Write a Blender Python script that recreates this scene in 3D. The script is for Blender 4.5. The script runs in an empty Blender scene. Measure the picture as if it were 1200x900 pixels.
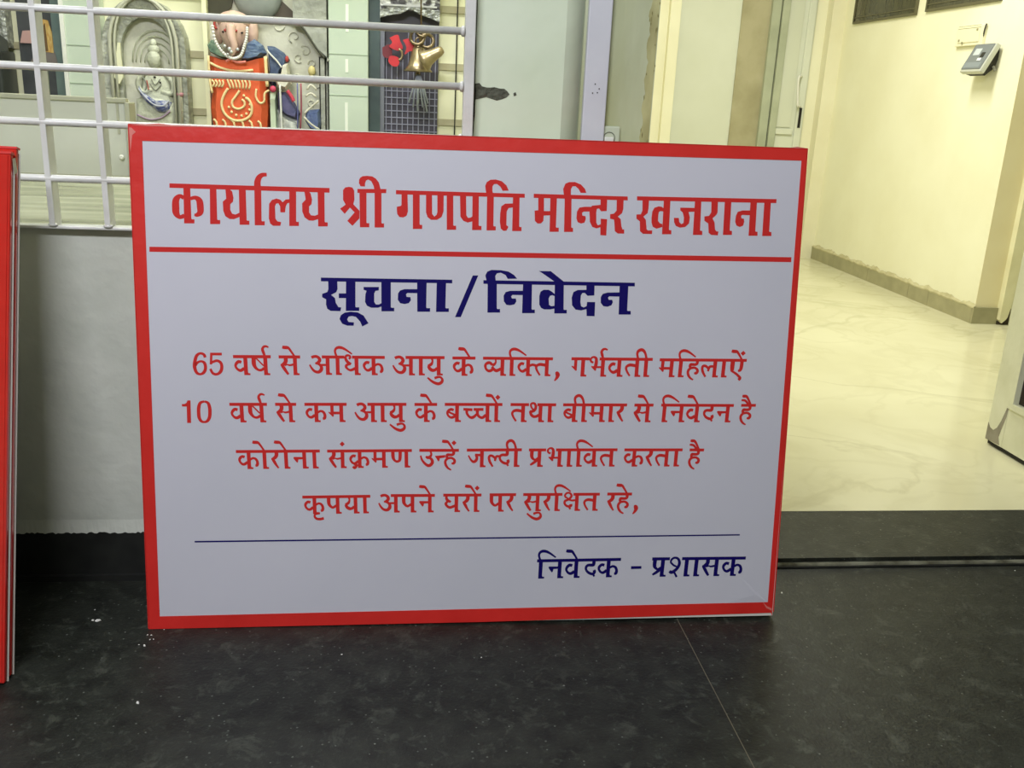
import bpy, bmesh, math, random
from mathutils import Vector, Matrix
from mathutils.geometry import tessellate_polygon
random.seed(7)
PI = math.pi
SC = bpy.context.scene

def lin(c):
    return tuple(((v / 255) / 12.92 if v / 255 <= 0.04045 else ((v / 255 + 0.055) / 1.055) ** 2.4) for v in c) + (1.0,)

# ---------------------------------------------------------------- camera
CAM_YAW, CAM_PITCH, CAM_ROLL = 0.12362, 0.29673, 0.04653
cy, sy, cp, sp = math.cos(CAM_YAW), math.sin(CAM_YAW), math.cos(CAM_PITCH), math.sin(CAM_PITCH)
F = Vector((sy * cp, cy * cp, -sp)); R0 = Vector((cy, -sy, 0)); U0 = R0.cross(F)
R = math.cos(CAM_ROLL) * R0 + math.sin(CAM_ROLL) * U0
U = -math.sin(CAM_ROLL) * R0 + math.cos(CAM_ROLL) * U0
cam = bpy.data.objects.new('camera', bpy.data.cameras.new('camera'))
SC.collection.objects.link(cam)
cam.matrix_world = Matrix(((R.x, U.x, -F.x, 0), (R.y, U.y, -F.y, 0), (R.z, U.z, -F.z, 0.97083), (0, 0, 0, 1)))
cam.data.sensor_width = 36
cam.data.lens = 36 * 1099.95 / 1200
cam.data.clip_start = 0.02
SC.camera = cam

# ---------------------------------------------------------------- world, lights, exposure
SC.view_settings.view_transform = 'Standard'
SC.view_settings.look = 'None'
SC.view_settings.gamma = 1
SC.view_settings.use_curve_mapping = False
SC.view_settings.exposure = 0.0
world = bpy.data.worlds.new('world'); SC.world = world; world.use_nodes = True
world.node_tree.nodes['Background'].inputs['Color'].default_value = (0.75, 0.85, 1.0, 1)
world.node_tree.nodes['Background'].inputs['Strength'].default_value = 0.12

def area(name, loc, target, sx, sy_, power, col):
    d = bpy.data.lights.new(name, 'AREA'); d.shape = 'RECTANGLE'; d.size = sx; d.size_y = sy_
    d.energy = power; d.color = col
    o = bpy.data.objects.new(name, d); SC.collection.objects.link(o)
    o.location = loc
    o.rotation_euler = (Vector(target) - Vector(loc)).to_track_quat('-Z', 'Y').to_euler()
    return o
area('hall_tube_light', (-0.7, -0.45, 2.6), (-0.1, 1.6, 0.6), 1.25, 0.16, 70, (0.92, 0.93, 1.0))
area('corridor_tube_light', (1.35, 3.9, 2.72), (2.0, 4.3, 0.6), 0.3, 1.25, 64, (1.0, 0.985, 0.91))
area('shrine_tube_light', (-0.35, 2.45, 2.45), (-0.3, 3.2, 0.8), 1.25, 0.12, 27, (0.97, 1.0, 0.95))

# ---------------------------------------------------------------- materials
def mat(name, col, rough=0.6, metal=0.0, var=None, scale=6.0, bump=0.0, bscale=40.0, coat=0.0, stretch=(1, 1, 1), lo=0.35, hi=0.7, detail=4, spec=0.5):
    m = bpy.data.materials.new(name); m.use_nodes = True
    nt = m.node_tree; b = nt.nodes['Principled BSDF']
    b.inputs['Base Color'].default_value = lin(col); b.inputs['Roughness'].default_value = rough
    b.inputs['Metallic'].default_value = metal; b.inputs['Coat Weight'].default_value = coat
    b.inputs['Specular IOR Level'].default_value = spec
    tc = nt.nodes.new('ShaderNodeTexCoord'); mp = nt.nodes.new('ShaderNodeMapping')
    mp.inputs['Scale'].default_value = stretch
    nt.links.new(tc.outputs['Object'], mp.inputs['Vector'])
    if var:
        n = nt.nodes.new('ShaderNodeTexNoise'); n.inputs['Scale'].default_value = scale; n.inputs['Detail'].default_value = detail
        r = nt.nodes.new('ShaderNodeValToRGB')
        r.color_ramp.elements[0].position = lo; r.color_ramp.elements[1].position = hi
        r.color_ramp.elements[0].color = lin(col); r.color_ramp.elements[1].color = lin(var)
        nt.links.new(mp.outputs[0], n.inputs['Vector']); nt.links.new(n.outputs['Fac'], r.inputs['Fac'])
        nt.links.new(r.outputs[0], b.inputs['Base Color'])
    if bump:
        n2 = nt.nodes.new('ShaderNodeTexNoise'); n2.inputs['Scale'].default_value = bscale; n2.inputs['Detail'].default_value = 3
        bp = nt.nodes.new('ShaderNodeBump'); bp.inputs['Strength'].default_value = bump; bp.inputs['Distance'].default_value = 0.01
        nt.links.new(mp.outputs[0], n2.inputs['Vector']); nt.links.new(n2.outputs['Fac'], bp.inputs['Height'])
        nt.links.new(bp.outputs[0], b.inputs['Normal'])
    return m

def add_specks(m, col, scale, cut, keep=0.5, layer='n', rnd=1.0):
    """small flecks of another colour over a material (voronoi cells, random choice of cells)"""
    nt = m.node_tree; b = nt.nodes['Principled BSDF']
    src = b.inputs['Base Color'].links[0].from_socket if b.inputs['Base Color'].links else None
    tc = nt.nodes.new('ShaderNodeTexCoord'); v = nt.nodes.new('ShaderNodeTexVoronoi'); v.inputs['Scale'].default_value = scale
    nt.links.new(tc.outputs['Object'], v.inputs['Vector'])
    lt = nt.nodes.new('ShaderNodeMath'); lt.operation = 'LESS_THAN'; lt.inputs[1].default_value = cut
    nt.links.new(v.outputs['Distance'], lt.inputs[0])
    sep = nt.nodes.new('ShaderNodeSeparateColor'); nt.links.new(v.outputs['Color'], sep.inputs[0])
    l2 = nt.nodes.new('ShaderNodeMath'); l2.operation = 'LESS_THAN'; l2.inputs[1].default_value = keep
    nt.links.new(sep.outputs[0], l2.inputs[0])
    mu = nt.nodes.new('ShaderNodeMath'); mu.operation = 'MULTIPLY'
    nt.links.new(lt.outputs[0], mu.inputs[0]); nt.links.new(l2.outputs[0], mu.inputs[1])
    mx = nt.nodes.new('ShaderNodeMix'); mx.data_type = 'RGBA'
    nt.links.new(mu.outputs[0], mx.inputs['Factor'])
    if src: nt.links.new(src, mx.inputs[6])
    else: mx.inputs[6].default_value = b.inputs['Base Color'].default_value
    mx.inputs[7].default_value = lin(col)
    nt.links.new(mx.outputs[2], b.inputs['Base Color'])
    return m

def add_patches(m, col, scale, lo, hi, amount):
    """cloudy scuffs of another colour where a noise is high"""
    nt = m.node_tree; b = nt.nodes['Principled BSDF']
    src = b.inputs['Base Color'].links[0].from_socket
    tc = nt.nodes.new('ShaderNodeTexCoord'); n = nt.nodes.new('ShaderNodeTexNoise')
    n.inputs['Scale'].default_value = scale; n.inputs['Detail'].default_value = 8; n.inputs['Roughness'].default_value = 0.7
    n.inputs['Distortion'].default_value = 0.6
    nt.links.new(tc.outputs['Object'], n.inputs['Vector'])
    mr = nt.nodes.new('ShaderNodeMapRange'); mr.inputs[1].default_value = lo; mr.inputs[2].default_value = hi
    mr.inputs[3].default_value = 0; mr.inputs[4].default_value = amount
    nt.links.new(n.outputs['Fac'], mr.inputs[0])
    mx = nt.nodes.new('ShaderNodeMix'); mx.data_type = 'RGBA'
    nt.links.new(mr.outputs[0], mx.inputs['Factor']); nt.links.new(src, mx.inputs[6]); mx.inputs[7].default_value = lin(col)
    nt.links.new(mx.outputs[2], b.inputs['Base Color'])
    return m

def add_veins(m, col, scale, width=0.03, amount=0.6):
    nt = m.node_tree; b = nt.nodes['Principled BSDF']
    src = b.inputs['Base Color'].links[0].from_socket if b.inputs['Base Color'].links else None
    tc = nt.nodes.new('ShaderNodeTexCoord'); n = nt.nodes.new('ShaderNodeTexNoise')
    n.inputs['Scale'].default_value = scale; n.inputs['Detail'].default_value = 6; n.inputs['Distortion'].default_value = 1.2
    nt.links.new(tc.outputs['Object'], n.inputs['Vector'])
    s = nt.nodes.new('ShaderNodeMath'); s.operation = 'SUBTRACT'; s.inputs[1].default_value = 0.5
    a = nt.nodes.new('ShaderNodeMath'); a.operation = 'ABSOLUTE'
    nt.links.new(n.outputs['Fac'], s.inputs[0]); nt.links.new(s.outputs[0], a.inputs[0])
    mr = nt.nodes.new('ShaderNodeMapRange'); mr.inputs[1].default_value = 0; mr.inputs[2].default_value = width
    mr.inputs[3].default_value = amount; mr.inputs[4].default_value = 0
    nt.links.new(a.outputs[0], mr.inputs[0])
    mx = nt.nodes.new('ShaderNodeMix'); mx.data_type = 'RGBA'
    nt.links.new(mr.outputs[0], mx.inputs['Factor'])
    if src: nt.links.new(src, mx.inputs[6])
    else: mx.inputs[6].default_value = b.inputs['Base Color'].default_value
    mx.inputs[7].default_value = lin(col)
    nt.links.new(mx.outputs[2], b.inputs['Base Color'])
    return m

# ---------------------------------------------------------------- mesh helpers
def new_obj(name, me, m, parent=None, kind=None):
    o = bpy.data.objects.new(name, me); SC.collection.objects.link(o)
    if m: me.materials.append(m)
    if parent: o.parent = parent
    if kind: o['kind'] = kind
    return o

def from_bm(name, bm, m, parent=None, kind=None, smooth=False):
    me = bpy.data.meshes.new(name)
    bmesh.ops.recalc_face_normals(bm, faces=bm.faces)
    if smooth:
        for f in bm.faces: f.smooth = True
    bm.to_mesh(me); bm.free()
    return new_obj(name, me, m, parent, kind)

def add_box(bm, x0, x1, y0, y1, z0, z1, bev=0.0):
    vs = [bm.verts.new((x, y, z)) for x in (x0, x1) for y in (y0, y1) for z in (z0, z1)]
    fs = [(0, 1, 3, 2), (4, 6, 7, 5), (0, 4, 5, 1), (2, 3, 7, 6), (0, 2, 6, 4), (1, 5, 7, 3)]
    ff = [bm.faces.new([vs[i] for i in f]) for f in fs]
    if bev:
        es = list({e for f in ff for e in f.edges})
        bmesh.ops.bevel(bm, geom=es, offset=bev, segments=2, affect='EDGES', profile=0.5)

def box(name, x0, x1, y0, y1, z0, z1, m, parent=None, kind=None, bev=0.0):
    bm = bmesh.new(); add_box(bm, x0, x1, y0, y1, z0, z1, bev)
    return from_bm(name, bm, m, parent, kind)

def add_tube(bm, pts, r, seg=10, cap=True, closed=False):
    """tube along points; r a number or one radius per point"""
    pts = [Vector(p) for p in pts]; n = len(pts)
    rs = r if isinstance(r, (list, tuple)) else [r] * n
    rings = []; ref = None
    for i, p in enumerate(pts):
        if closed: t = (pts[(i + 1) % n] - pts[i - 1]).normalized()
        else: t = (pts[min(i + 1, n - 1)] - pts[max(i - 1, 0)]).normalized()
        if ref is None: ref = Vector((0, 0, 1)) if abs(t.z) < 0.9 else Vector((1, 0, 0))
        a = t.cross(ref).normalized(); b = a.cross(t).normalized(); ref = b
        rings.append([bm.verts.new(p + (a * math.cos(2 * PI * k / seg) + b * math.sin(2 * PI * k / seg)) * rs[i]) for k in range(seg)])
    rng = range(n) if closed else range(n - 1)
    for i in rng:
        A, B = rings[i], rings[(i + 1) % n]
        for k in range(seg):
            f = bm.faces.new((A[k], A[(k + 1) % seg], B[(k + 1) % seg], B[k])); f.smooth = True
    if cap and not closed:
        bm.faces.new(rings[0]); bm.faces.new(list(reversed(rings[-1])))

def tube(name, pts, r, m, parent=None, seg=10, closed=False, kind=None):
    bm = bmesh.new(); add_tube(bm, pts, r, seg, True, closed)
    return from_bm(name, bm, m, parent, kind)

def add_lathe(bm, prof, c, seg=24, axis=None):
    """profile [(r, z)] turned about an axis through c"""
    mt = Matrix.Identity(3)
    if axis is not None: mt = Vector((0, 0, 1)).rotation_difference(Vector(axis)).to_matrix()
    rings = []
    for r, z in prof:
        rings.append([bm.verts.new(Vector(c) + mt @ Vector((r * math.cos(2 * PI * k / seg), r * math.sin(2 * PI * k / seg), z))) for k in range(seg)])
    for A, B in zip(rings, rings[1:]):
        for k in range(seg):
            f = bm.faces.new((A[k], A[(k + 1) % seg], B[(k + 1) % seg], B[k])); f.smooth = True
    bm.faces.new(rings[0]); bm.faces.new(rings[-1])

def lathe(name, prof, c, m, parent=None, seg=24, axis=None):
    bm = bmesh.new(); add_lathe(bm, prof, c, seg, axis)
    return from_bm(name, bm, m, parent)

def add_ball(bm, c, rx, ry, rz, seg=16, rings=10, fn=None):
    g = []
    for i in range(rings + 1):
        th = PI * i / rings
        row = []
        for k in range(seg):
            ph = 2 * PI * k / seg
            v = Vector((math.sin(th) * math.cos(ph), math.sin(th) * math.sin(ph), math.cos(th)))
            if fn: v = fn(v)
            row.append(bm.verts.new((c[0] + v.x * rx, c[1] + v.y * ry, c[2] + v.z * rz)))
        g.append(row)
    for A, B in zip(g, g[1:]):
        for k in range(seg):
            f = bm.faces.new((A[k], A[(k + 1) % seg], B[(k + 1) % seg], B[k])); f.smooth = True
    bmesh.ops.remove_doubles(bm, verts=bm.verts[:], dist=1e-5)

def add_prism(bm, pts, y0, y1):
    """outline in x-z extruded from y0 (front) to y1"""
    A = [bm.verts.new((x, y0, z)) for x, z in pts]; B = [bm.verts.new((x, y1, z)) for x, z in pts]
    n = len(pts)
    for t in tessellate_polygon([[Vector((x, z, 0)) for x, z in pts]]):
        bm.faces.new([A[i] for i in t]); bm.faces.new([B[i] for i in reversed(t)])
    for i in range(n): bm.faces.new((A[i], B[i], B[(i + 1) % n], A[(i + 1) % n]))

def prism(name, pts, y0, y1, m, parent=None, kind=None):
    bm = bmesh.new(); add_prism(bm, pts, y0, y1)
    return from_bm(name, bm, m, parent, kind)

def thing(name, label, cat, loc=(0, 0, 0), rot=None, group=None):
    o = bpy.data.objects.new(name, None); SC.collection.objects.link(o); o.empty_display_size = 0.05
    o.location = loc
    if rot: o.rotation_euler = rot
    o['label'] = label; o['category'] = cat
    if group: o['group'] = group
    return o

def tag(o, label, cat, group=None):
    o['label'] = label; o['category'] = cat
    if group: o['group'] = group
    return o

def smooth_line(pts, sub=5):
    """Catmull-Rom through tuples of any length"""
    out = []; n = len(pts)
    if n < 3: return [tuple(p) for p in pts]
    for i in range(n - 1):
        p0, p1, p2, p3 = pts[max(i - 1, 0)], pts[i], pts[i + 1], pts[min(i + 2, n - 1)]
        for k in range(sub):
            t = k / sub
            out.append(tuple(0.5 * (2 * b + (c - a) * t + (2 * a - 5 * b + 4 * c - d) * t * t + (3 * b - a - 3 * c + d) * t ** 3) for a, b, c, d in zip(p0, p1, p2, p3)))
    out.append(tuple(pts[-1])); return out
# hand-drawn letter shapes. unit: 100 = head line to base line, x from the left of the upright
GLYPHS = {
 'va':[('s',(-11,36,12),(-25,33,13),(-37,43,12),(-41,56,10),(-32,71,10),(-16,77,13),(2,66,13)),'stem'],
 'ka':[('s',(-12,37,12),(-26,34,12),(-38,45,12),(-39,58,10),(-29,72,10),(-15,75,12),(2,63,12)),'stem',('s',(17,50,10),(32,43,10),(47,49,11),(54,66,12),(51,80,13),(42,83,9))],
 'kal':[('s',(-12,37,12),(-26,34,12),(-38,45,12),(-39,58,10),(-29,72,10),(-15,75,12),(2,63,12)),'stem'],
 'sa':[('s',(-38,8,16),(-37,28,16),(-43,40,16),(-55,48,13),(-64,47,7)),('s',(-60,48,9),(-50,61,13),(-38,80,12),(-26,97,9)),('s',(-44,50,9),(-30,47,6),(-18,50,8),(2,46,9)),'stem'],
 'ssa':[('s',(-48,8,17),(-49,42,17),(-43,60,13),(-30,73,10),(-14,75,11),(2,66,12)),('s',(-36,16,6),(0,54,6)),'stem'],
 'reph':[('s',(9,6,8),(2,-14,12),(-2,-30,11),(6,-42,10),(17,-44,9),(29,-39,6))],
 'e':[('s',(-52,-42,12),(-42,-40,14),(-28,-39,14),(-20,-36,11),(-8,-20,9),(9,6,8))],
 'ai':[('s',(0,-43,9),(9,-42,13),(22,-41,12),(34,-27,10),(52,6,9)),('s',(-2,-20,8),(10,-20,10),(22,-16,10),(40,4,9))],
 'dot':[('p',(-14,0),(0,-14),(14,0),(0,14))],
 'a':[('s',(-73,12,12),(-62,7,12),(-47,6,12),(-34,15,13),(-32,28,14),(-43,39,12),(-55,41,7)),('s',(-45,41,10),(-31,48,11),(-23,60,13),(-25,75,15),(-38,86,13),(-58,82,11),(-73,66,9),(-83,48,6)),('s',(-30,48,6),(-14,49,9),(2,49,9)),'stem'],
 'aa':['stem'],
 'dha':[('s',(-30,17,9),(-22,10,9),(-26,1,9),(-38,-1,10),(-47,8,10),(-44,22,12),(-34,35,12),(-18,44,10)),('s',(-20,44,8),(-38,47,11),(-45,57,11),(-35,70,9),(-20,75,11),(2,66,13)),'stem'],
 'i':[('s',(6,6,9),(-2,-16,9),(0,-32,10),(13,-41,12),(32,-40,12),(55,-29,9),(85,-8,6)),'stem'],
 'ii':[('s',(-34,6,9),(-41,-18,10),(-37,-34,12),(-22,-42,13),(-8,-36,12),(3,-18,10),(9,6,10)),'stem'],
 'ya':[('s',(-27,8,12),(-23,26,8),(-28,41,12),(-40,49,12),(-48,50,8)),('s',(-44,52,12),(-36,66,14),(-22,74,14),(-8,71,12),(2,62,12)),'stem'],
 'u':[('s',(-12,115,11),(6,109,10),(20,110,9),(29,121,10),(26,135,13),(8,144,13),(-20,134,11),(-48,112,7))],
 'vya':[('s',(-28,12,7),(-26,28,8),(-34,40,12),(-45,46,12)),('s',(-45,52,10),(-34,66,12),(-20,73,14),(2,63,12)),('s',(-44,44,11),(-54,33,12),(-66,32,13),(-78,40,11),(-80,52,11),(-74,67,10),(-60,75,12),(-46,70,13),(-38,58,10)),'stem'],
 'ta':[('s',(2,42,13),(-25,38,13),(-42,44,11),(-47,56,10),(-40,74,9),(-25,96,8)),'stem'],
 'ktconn':[('s',(-82,46,11),(-66,40,11),(-46,46,12))],
 'comma':[('s',(6,85,8),(13,86,20),(20,94,17),(14,110,12),(3,125,5))],
 'ga':[('p',(-37,8),(-21,8),(-21,70),(-28,70),(-50,48),(-48,44),(-37,48)),'stem'],
 'bha':[('s',(-40,27,8),(-52,22,9),(-56,10,9),(-48,0,8),(-36,-1,10),(-27,8,12),(-26,28,14),(-28,48,14)),('p',(-34,46),(2,45),(2,56),(-23,56),(-24,68),(-30,70),(-51,50),(-50,45)),'stem'],
 'ma':[('p',(-47,8),(-30,8),(-30,46),(2,46),(2,60),(-30,60),(-30,70),(-36,73),(-57,52),(-56,46),(-47,50)),'stem'],
 'ha':[('s',(49,8,14),(50,26,12),(40,32,12),(28,32,12),(16,33,13),(13,44,11),(20,50,11),(38,49,10),(52,57,11),(56,68,12),(50,78,12),(39,78,8)),('s',(22,50,10),(10,58,11),(5,72,11),(10,90,11),(22,105,9),(38,114,6))],
 'la':[('s',(2,42,10),(-14,42,11),(-22,50,11),(-25,68,9)),('s',(-24,54,9),(-38,41,11),(-52,39,11),(-58,50,11),(-52,72,11),(-36,98,8)),'stem'],
 'halfla':[('s',(6,44,10),(-14,42,11),(-22,50,11),(-25,68,9)),('s',(-24,54,9),(-38,41,11),(-52,39,11),(-58,50,11),(-52,72,11),(-36,98,8))],
 'e_letter':[('s',(9,8,18),(9,50,18),(12,64,14)),('s',(2,62,8),(30,78,10),(50,94,11),(58,104,12),(50,114,12)),('s',(58,8,15),(58,40,15),(54,60,13),(42,65,8))],
 'ba':[('s',(-8,38,11),(-22,34,12),(-36,41,11),(-41,54,10),(-34,69,9),(-18,77,11),(2,68,12)),('s',(-34,48,8),(2,64,9)),'stem'],
 'cca':[('s',(-64,34,12),(-12,34,12)),('s',(-44,38,14),(-43,58,12),(-32,73,11),(-16,77,12),(2,63,13)),('s',(-118,33,11),(-70,36,12)),('s',(-100,40,12),(-98,56,11),(-86,72,10),(-72,77,13),(-58,70,12),(-44,54,8)),'stem'],
 'tha':[('s',(-28,36,7),(-40,20,8),(-42,6,9),(-34,0,9),(-22,3,10),(-16,18,11),(-20,34,12),(-32,43,12),(-48,43,10)),('s',(-45,42,10),(-40,58,12),(-28,70,12),(-12,70,12),(2,62,12)),'stem'],
 'ra':[('s',(9,8,16),(9,28,16),(2,40,15),(-10,47,12),(-19,46,6)),('s',(-13,48,10),(-4,62,13),(6,80,10),(18,97,7))],
 'na':[('p',(-48,40),(-44,38),(2,39),(2,51),(-22,52),(-25,66),(-30,69),(-38,60),(-48,46)),'stem'],
 'da':[('s',(7,8,14),(7,30,14),(0,35,13),(-20,35,12),(-31,43,11),(-31,58,10),(-20,72,11),(-4,80,12),(8,80,12),(14,70,13),(10,61,12)),('s',(5,80,9),(15,95,8))],
 'nna':[('s',(-64,8,15),(-63,42,15),(-56,59,11),(-43,67,11),(-30,63,12),(-25,48,14),(-24,8,15)),'stem'],
 'u_letter':[('s',(60,12,9),(65,30,9),(58,42,12),(47,47,14),(35,41,8)),('s',(52,46,10),(66,56,12),(71,72,14),(62,86,14),(48,90,13),(30,78,11),(14,57,9),(8,36,7)),('p',(85,38),(140,33),(140,47),(111,51),(108,65),(103,68),(86,42))],
 'ja':[('s',(-28,34,11),(2,35,11)),('s',(-22,34,12),(-17,50,12),(-22,64,13),(-34,71,12),(-48,61,9),(-63,36,6)),'stem'],
 'pra':[('s',(-32,8,16),(-32,42,15),(-24,56,11),(-12,61,9),(2,52,9)),('s',(-38,90,8),(-20,78,12),(2,60,12)),'stem'],
 'pa':[('s',(-38,8,16),(-38,42,15),(-30,58,12),(-16,66,11),(2,55,11)),'stem'],
 'kraslash':[('s',(-28,92,10),(-18,99,13),(-8,88,12),(-2,80,12)),('s',(-22,80,9),(0,88,11))],
 'ri':[('s',(38,97,9),(22,97,12),(10,104,9),(9,116,10),(20,126,11),(38,128,12),(58,124,12))],
 'gha':[('s',(-44,10,10),(-45,26,12),(-36,38,13),(-20,45,9)),('s',(-38,43,9),(-48,54,12),(-40,68,11),(-24,75,12),(2,66,12)),'stem'],
 'ksha':[('s',(-50,28,8),(-58,16,9),(-52,3,9),(-38,-1,9),(-26,6,10),(-22,18,10),(-30,30,11),(-42,38,11),(-56,45,11),(-58,57,10),(-50,69,10),(-36,75,11),(-23,72,13),(-23,62,14)),('s',(-50,24,7),(-34,37,8),(-16,42,9),(2,40,9)),('s',(-34,74,8),(-24,91,9)),'stem'],
 'sha':[('s',(-74,28,7),(-70,12,9),(-56,3,9),(-38,8,10),(-28,28,12),(-32,50,12),(-48,70,13),(-64,78,14),(-75,72,12)),('s',(-74,26,8),(-56,42,8),(-36,50,7)),('s',(-52,74,8),(-34,103,9))],
 'shast':['stem'],
}
# words: (line, origin mm on the board, x axis, y axis, head line runs, [(letter, x[, dy])])
WORDS = [
 (1,[163.62,513],[0.3477,0.0023],[0.0129,-0.3605],[(0,189.1)],[('va',51.3),('ssa',151.3),('reph',151.3)]),
 (1,[243.19,513.24],[0.3463,0.0025],[0.0103,-0.3574],[(0,109.4)],[('sa',72.4),('e',72.4)]),
 (1,[319.26,513.9],[0.3446,0.0006],[0.0058,-0.3531],[(0,115.9),(155.6,326.2)],[('a',19.9),('i',71.2),('dha',168.9),('ka',257.3)]),
 (1,[469.09,514.49],[0.3504,0.0018],[0.0009,-0.3561],[(0,202)],[('a',18.2),('aa',69.5),('ya',162.3),('u',162.3)]),
 (1,[554.26,514.3],[0.3513,0.0016],[-0.0018,-0.3555],[(0,120)],[('ka',49.3),('e',82)]),
 (1,[610.29,514.51],[0.35,-0],[-0.0056,-0.3519],[(0,370.8)],[('vya',93.9),('i',143.1),('kal',230.2),('ktconn',330.2),('ta',330.2),('comma',381)]),
 (1,[774.68,515.16],[0.3624,0.0006],[-0.0126,-0.3604],[(0,95.7),(146.5,425.8)],[('ga',52.7),('bha',156.2),('reph',156.2),('va',242.2),('ta',335.9),('ii',382.8)]),
 (1,[942.36,514.73],[0.3614,0.0012],[-0.0191,-0.3555],[(0,467.1)],[('ma',57),('i',105.3),('ha',151.8),('la',289.5),('aa',336.8),('e_letter',383.8),('e',432),('dot',442.9824561403509,-30)]),
 (2,[155.27,426.4],[0.3424,0.0016],[0.0133,-0.3582],[(0,192.8)],[('va',51.5),('ssa',153.8),('reph',153.8)]),
 (2,[235.66,426.76],[0.342,0.0016],[0.0106,-0.3562],[(0,109.3)],[('sa',69.5),('e',69.5)]),
 (2,[287.58,427],[0.3429,0.0016],[0.0079,-0.3555],[(0,220)],[('ka',51.3),('ma',181.3)]),
 (2,[400.47,427.52],[0.3478,0.0016],[0.0036,-0.358],[(0,203.3)],[('a',18.3),('aa',69.3),('ya',164),('u',164)]),
 (2,[485.87,427.64],[0.3475,0.0016],[0.0008,-0.3561],[(0,119.3)],[('ka',50.6),('e',82.3)]),
 (2,[541.4,428.04],[0.3515,0.0006],[-0.0026,-0.3581],[(0,303.7)],[('ba',55.6),('cca',216),('aa',262.6),('e',266.7),('dot',277.77777777777777,-30)]),
 (2,[663.26,428.23],[0.3542,-0.0004],[-0.0069,-0.3583],[(0,97.6),(141.7,241.7)],[('ta',58),('tha',150.2),('aa',200)]),
 (2,[762.11,428.2],[0.3533,0.0005],[-0.0114,-0.3548],[(0,344.8)],[('ba',51.4),('ii',102.4),('ma',199),('aa',249),('ra',309.3)]),
 (2,[897.93,428.2],[0.3575,0.0016],[-0.0151,-0.357],[(0,103.4)],[('sa',63.8),('e',67.2)]),
 (2,[949.75,428.43],[0.3585,-0.0003],[-0.0191,-0.3556],[(0,395.5)],[('i',10.5),('na',102.8),('va',187.1),('e',190.6),('da',270),('na',355.4)]),
 (2,[1106.02,428.63],[0.3604,0.0016],[-0.0229,-0.3553],[(0,80.7)],[('ha',0),('ai',0)]),
 (3,[164.72,339.4],[0.3371,0.0019],[0.0113,-0.3544],[(0,443.8)],[('ka',56.6),('aa',139.3),('e',141.3),('ra',203.3),('aa',252.9),('e',255),('na',350),('aa',403.7)]),
 (3,[327.49,339.95],[0.3358,0.0022],[0.0048,-0.3492],[(0,459.7)],[('sa',72.9),('ka',165.3),('kraslash',165.3),('ma',296.6),('nna',419.5),('dot',81.77966101694916,-30)]),
 (3,[495.49,341.31],[0.3432,-0.0003],[-0.0002,-0.354],[(0,213.8)],[('u_letter',0),('ha',135.5),('e',174.1),('dot',186.20689655172416,-32)]),
 (3,[583.54,341.59],[0.3477,0.0021],[-0.0042,-0.3562],[(0,296.6)],[('ja',72.4),('halfla',178.3),('da',211),('ii',255.9)]),
 (3,[700.15,341.81],[0.3487,0.0003],[-0.01,-0.3538],[(0,93.5),(147.2,485)],[('pra',49.1),('bha',158.9),('aa',210.3),('i',262.6),('va',348.1),('ta',443.9)]),
 (3,[882.59,341.77],[0.3518,-0.0003],[-0.016,-0.3535],[(0,322.5)],[('ka',47.6),('ra',139.8),('ta',227.3),('aa',280.1)]),
 (3,[1009.86,341.65],[0.3558,-0.0042],[-0.0194,-0.3553],[(0,80.1)],[('ha',0),('ai',-0.9)]),
 (4,[281.95,253.24],[0.336,0.0022],[0.0072,-0.3537],[(0,368.6)],[('ka',55.1),('ri',55.1),('pa',180.1),('ya',277.5),('aa',328.4)]),
 (4,[443.45,255.16],[0.3406,-0.001],[0.0017,-0.3552],[(0,240.4)],[('a',17.9),('pa',108.5),('na',203),('e',206.4)]),
 (4,[540.83,255.24],[0.3429,-0.0008],[-0.0019,-0.3555],[(0,209)],[('gha',62.9),('ra',125.3),('aa',169),('e',170.2),('dot',184.48979591836732,-30)]),
 (4,[627.97,255.4],[0.3462,-0.0002],[-0.005,-0.3571],[(0,144.9)],[('pa',49),('ra',111.4)]),
 (4,[691.61,255.36],[0.3454,-0.0004],[-0.0093,-0.3536],[(0,217.4),(278.3,426.1)],[('sa',71.7),('u',73.9),('ra',132.6),('i',177),('ksha',290),('ta',389.1)]),
 (4,[853.26,255.45],[0.3577,-0.0023],[-0.0141,-0.3635],[(0,134.8)],[('ra',22.3),('ha',58.9),('e',99),('comma',144.25087108013938,-8)]),
 (5,[721.9,124.27],[0.3746,0.0012],[-0.012,-0.3873],[(0,437.8)],[('i',11.1),('na',109.8),('va',195.6),('e',200),('da',288.9),('ka',364.4)]),
 (5,[947.64,124.86],[0.3876,-0.0019],[-0.0228,-0.3945],[(0,91.2),(153.5,485.3)],[('pra',47.5),('sha',170.5),('aa',170.5),('aa',221.2),('sa',326.3),('ka',412.9)]),
]
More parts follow.
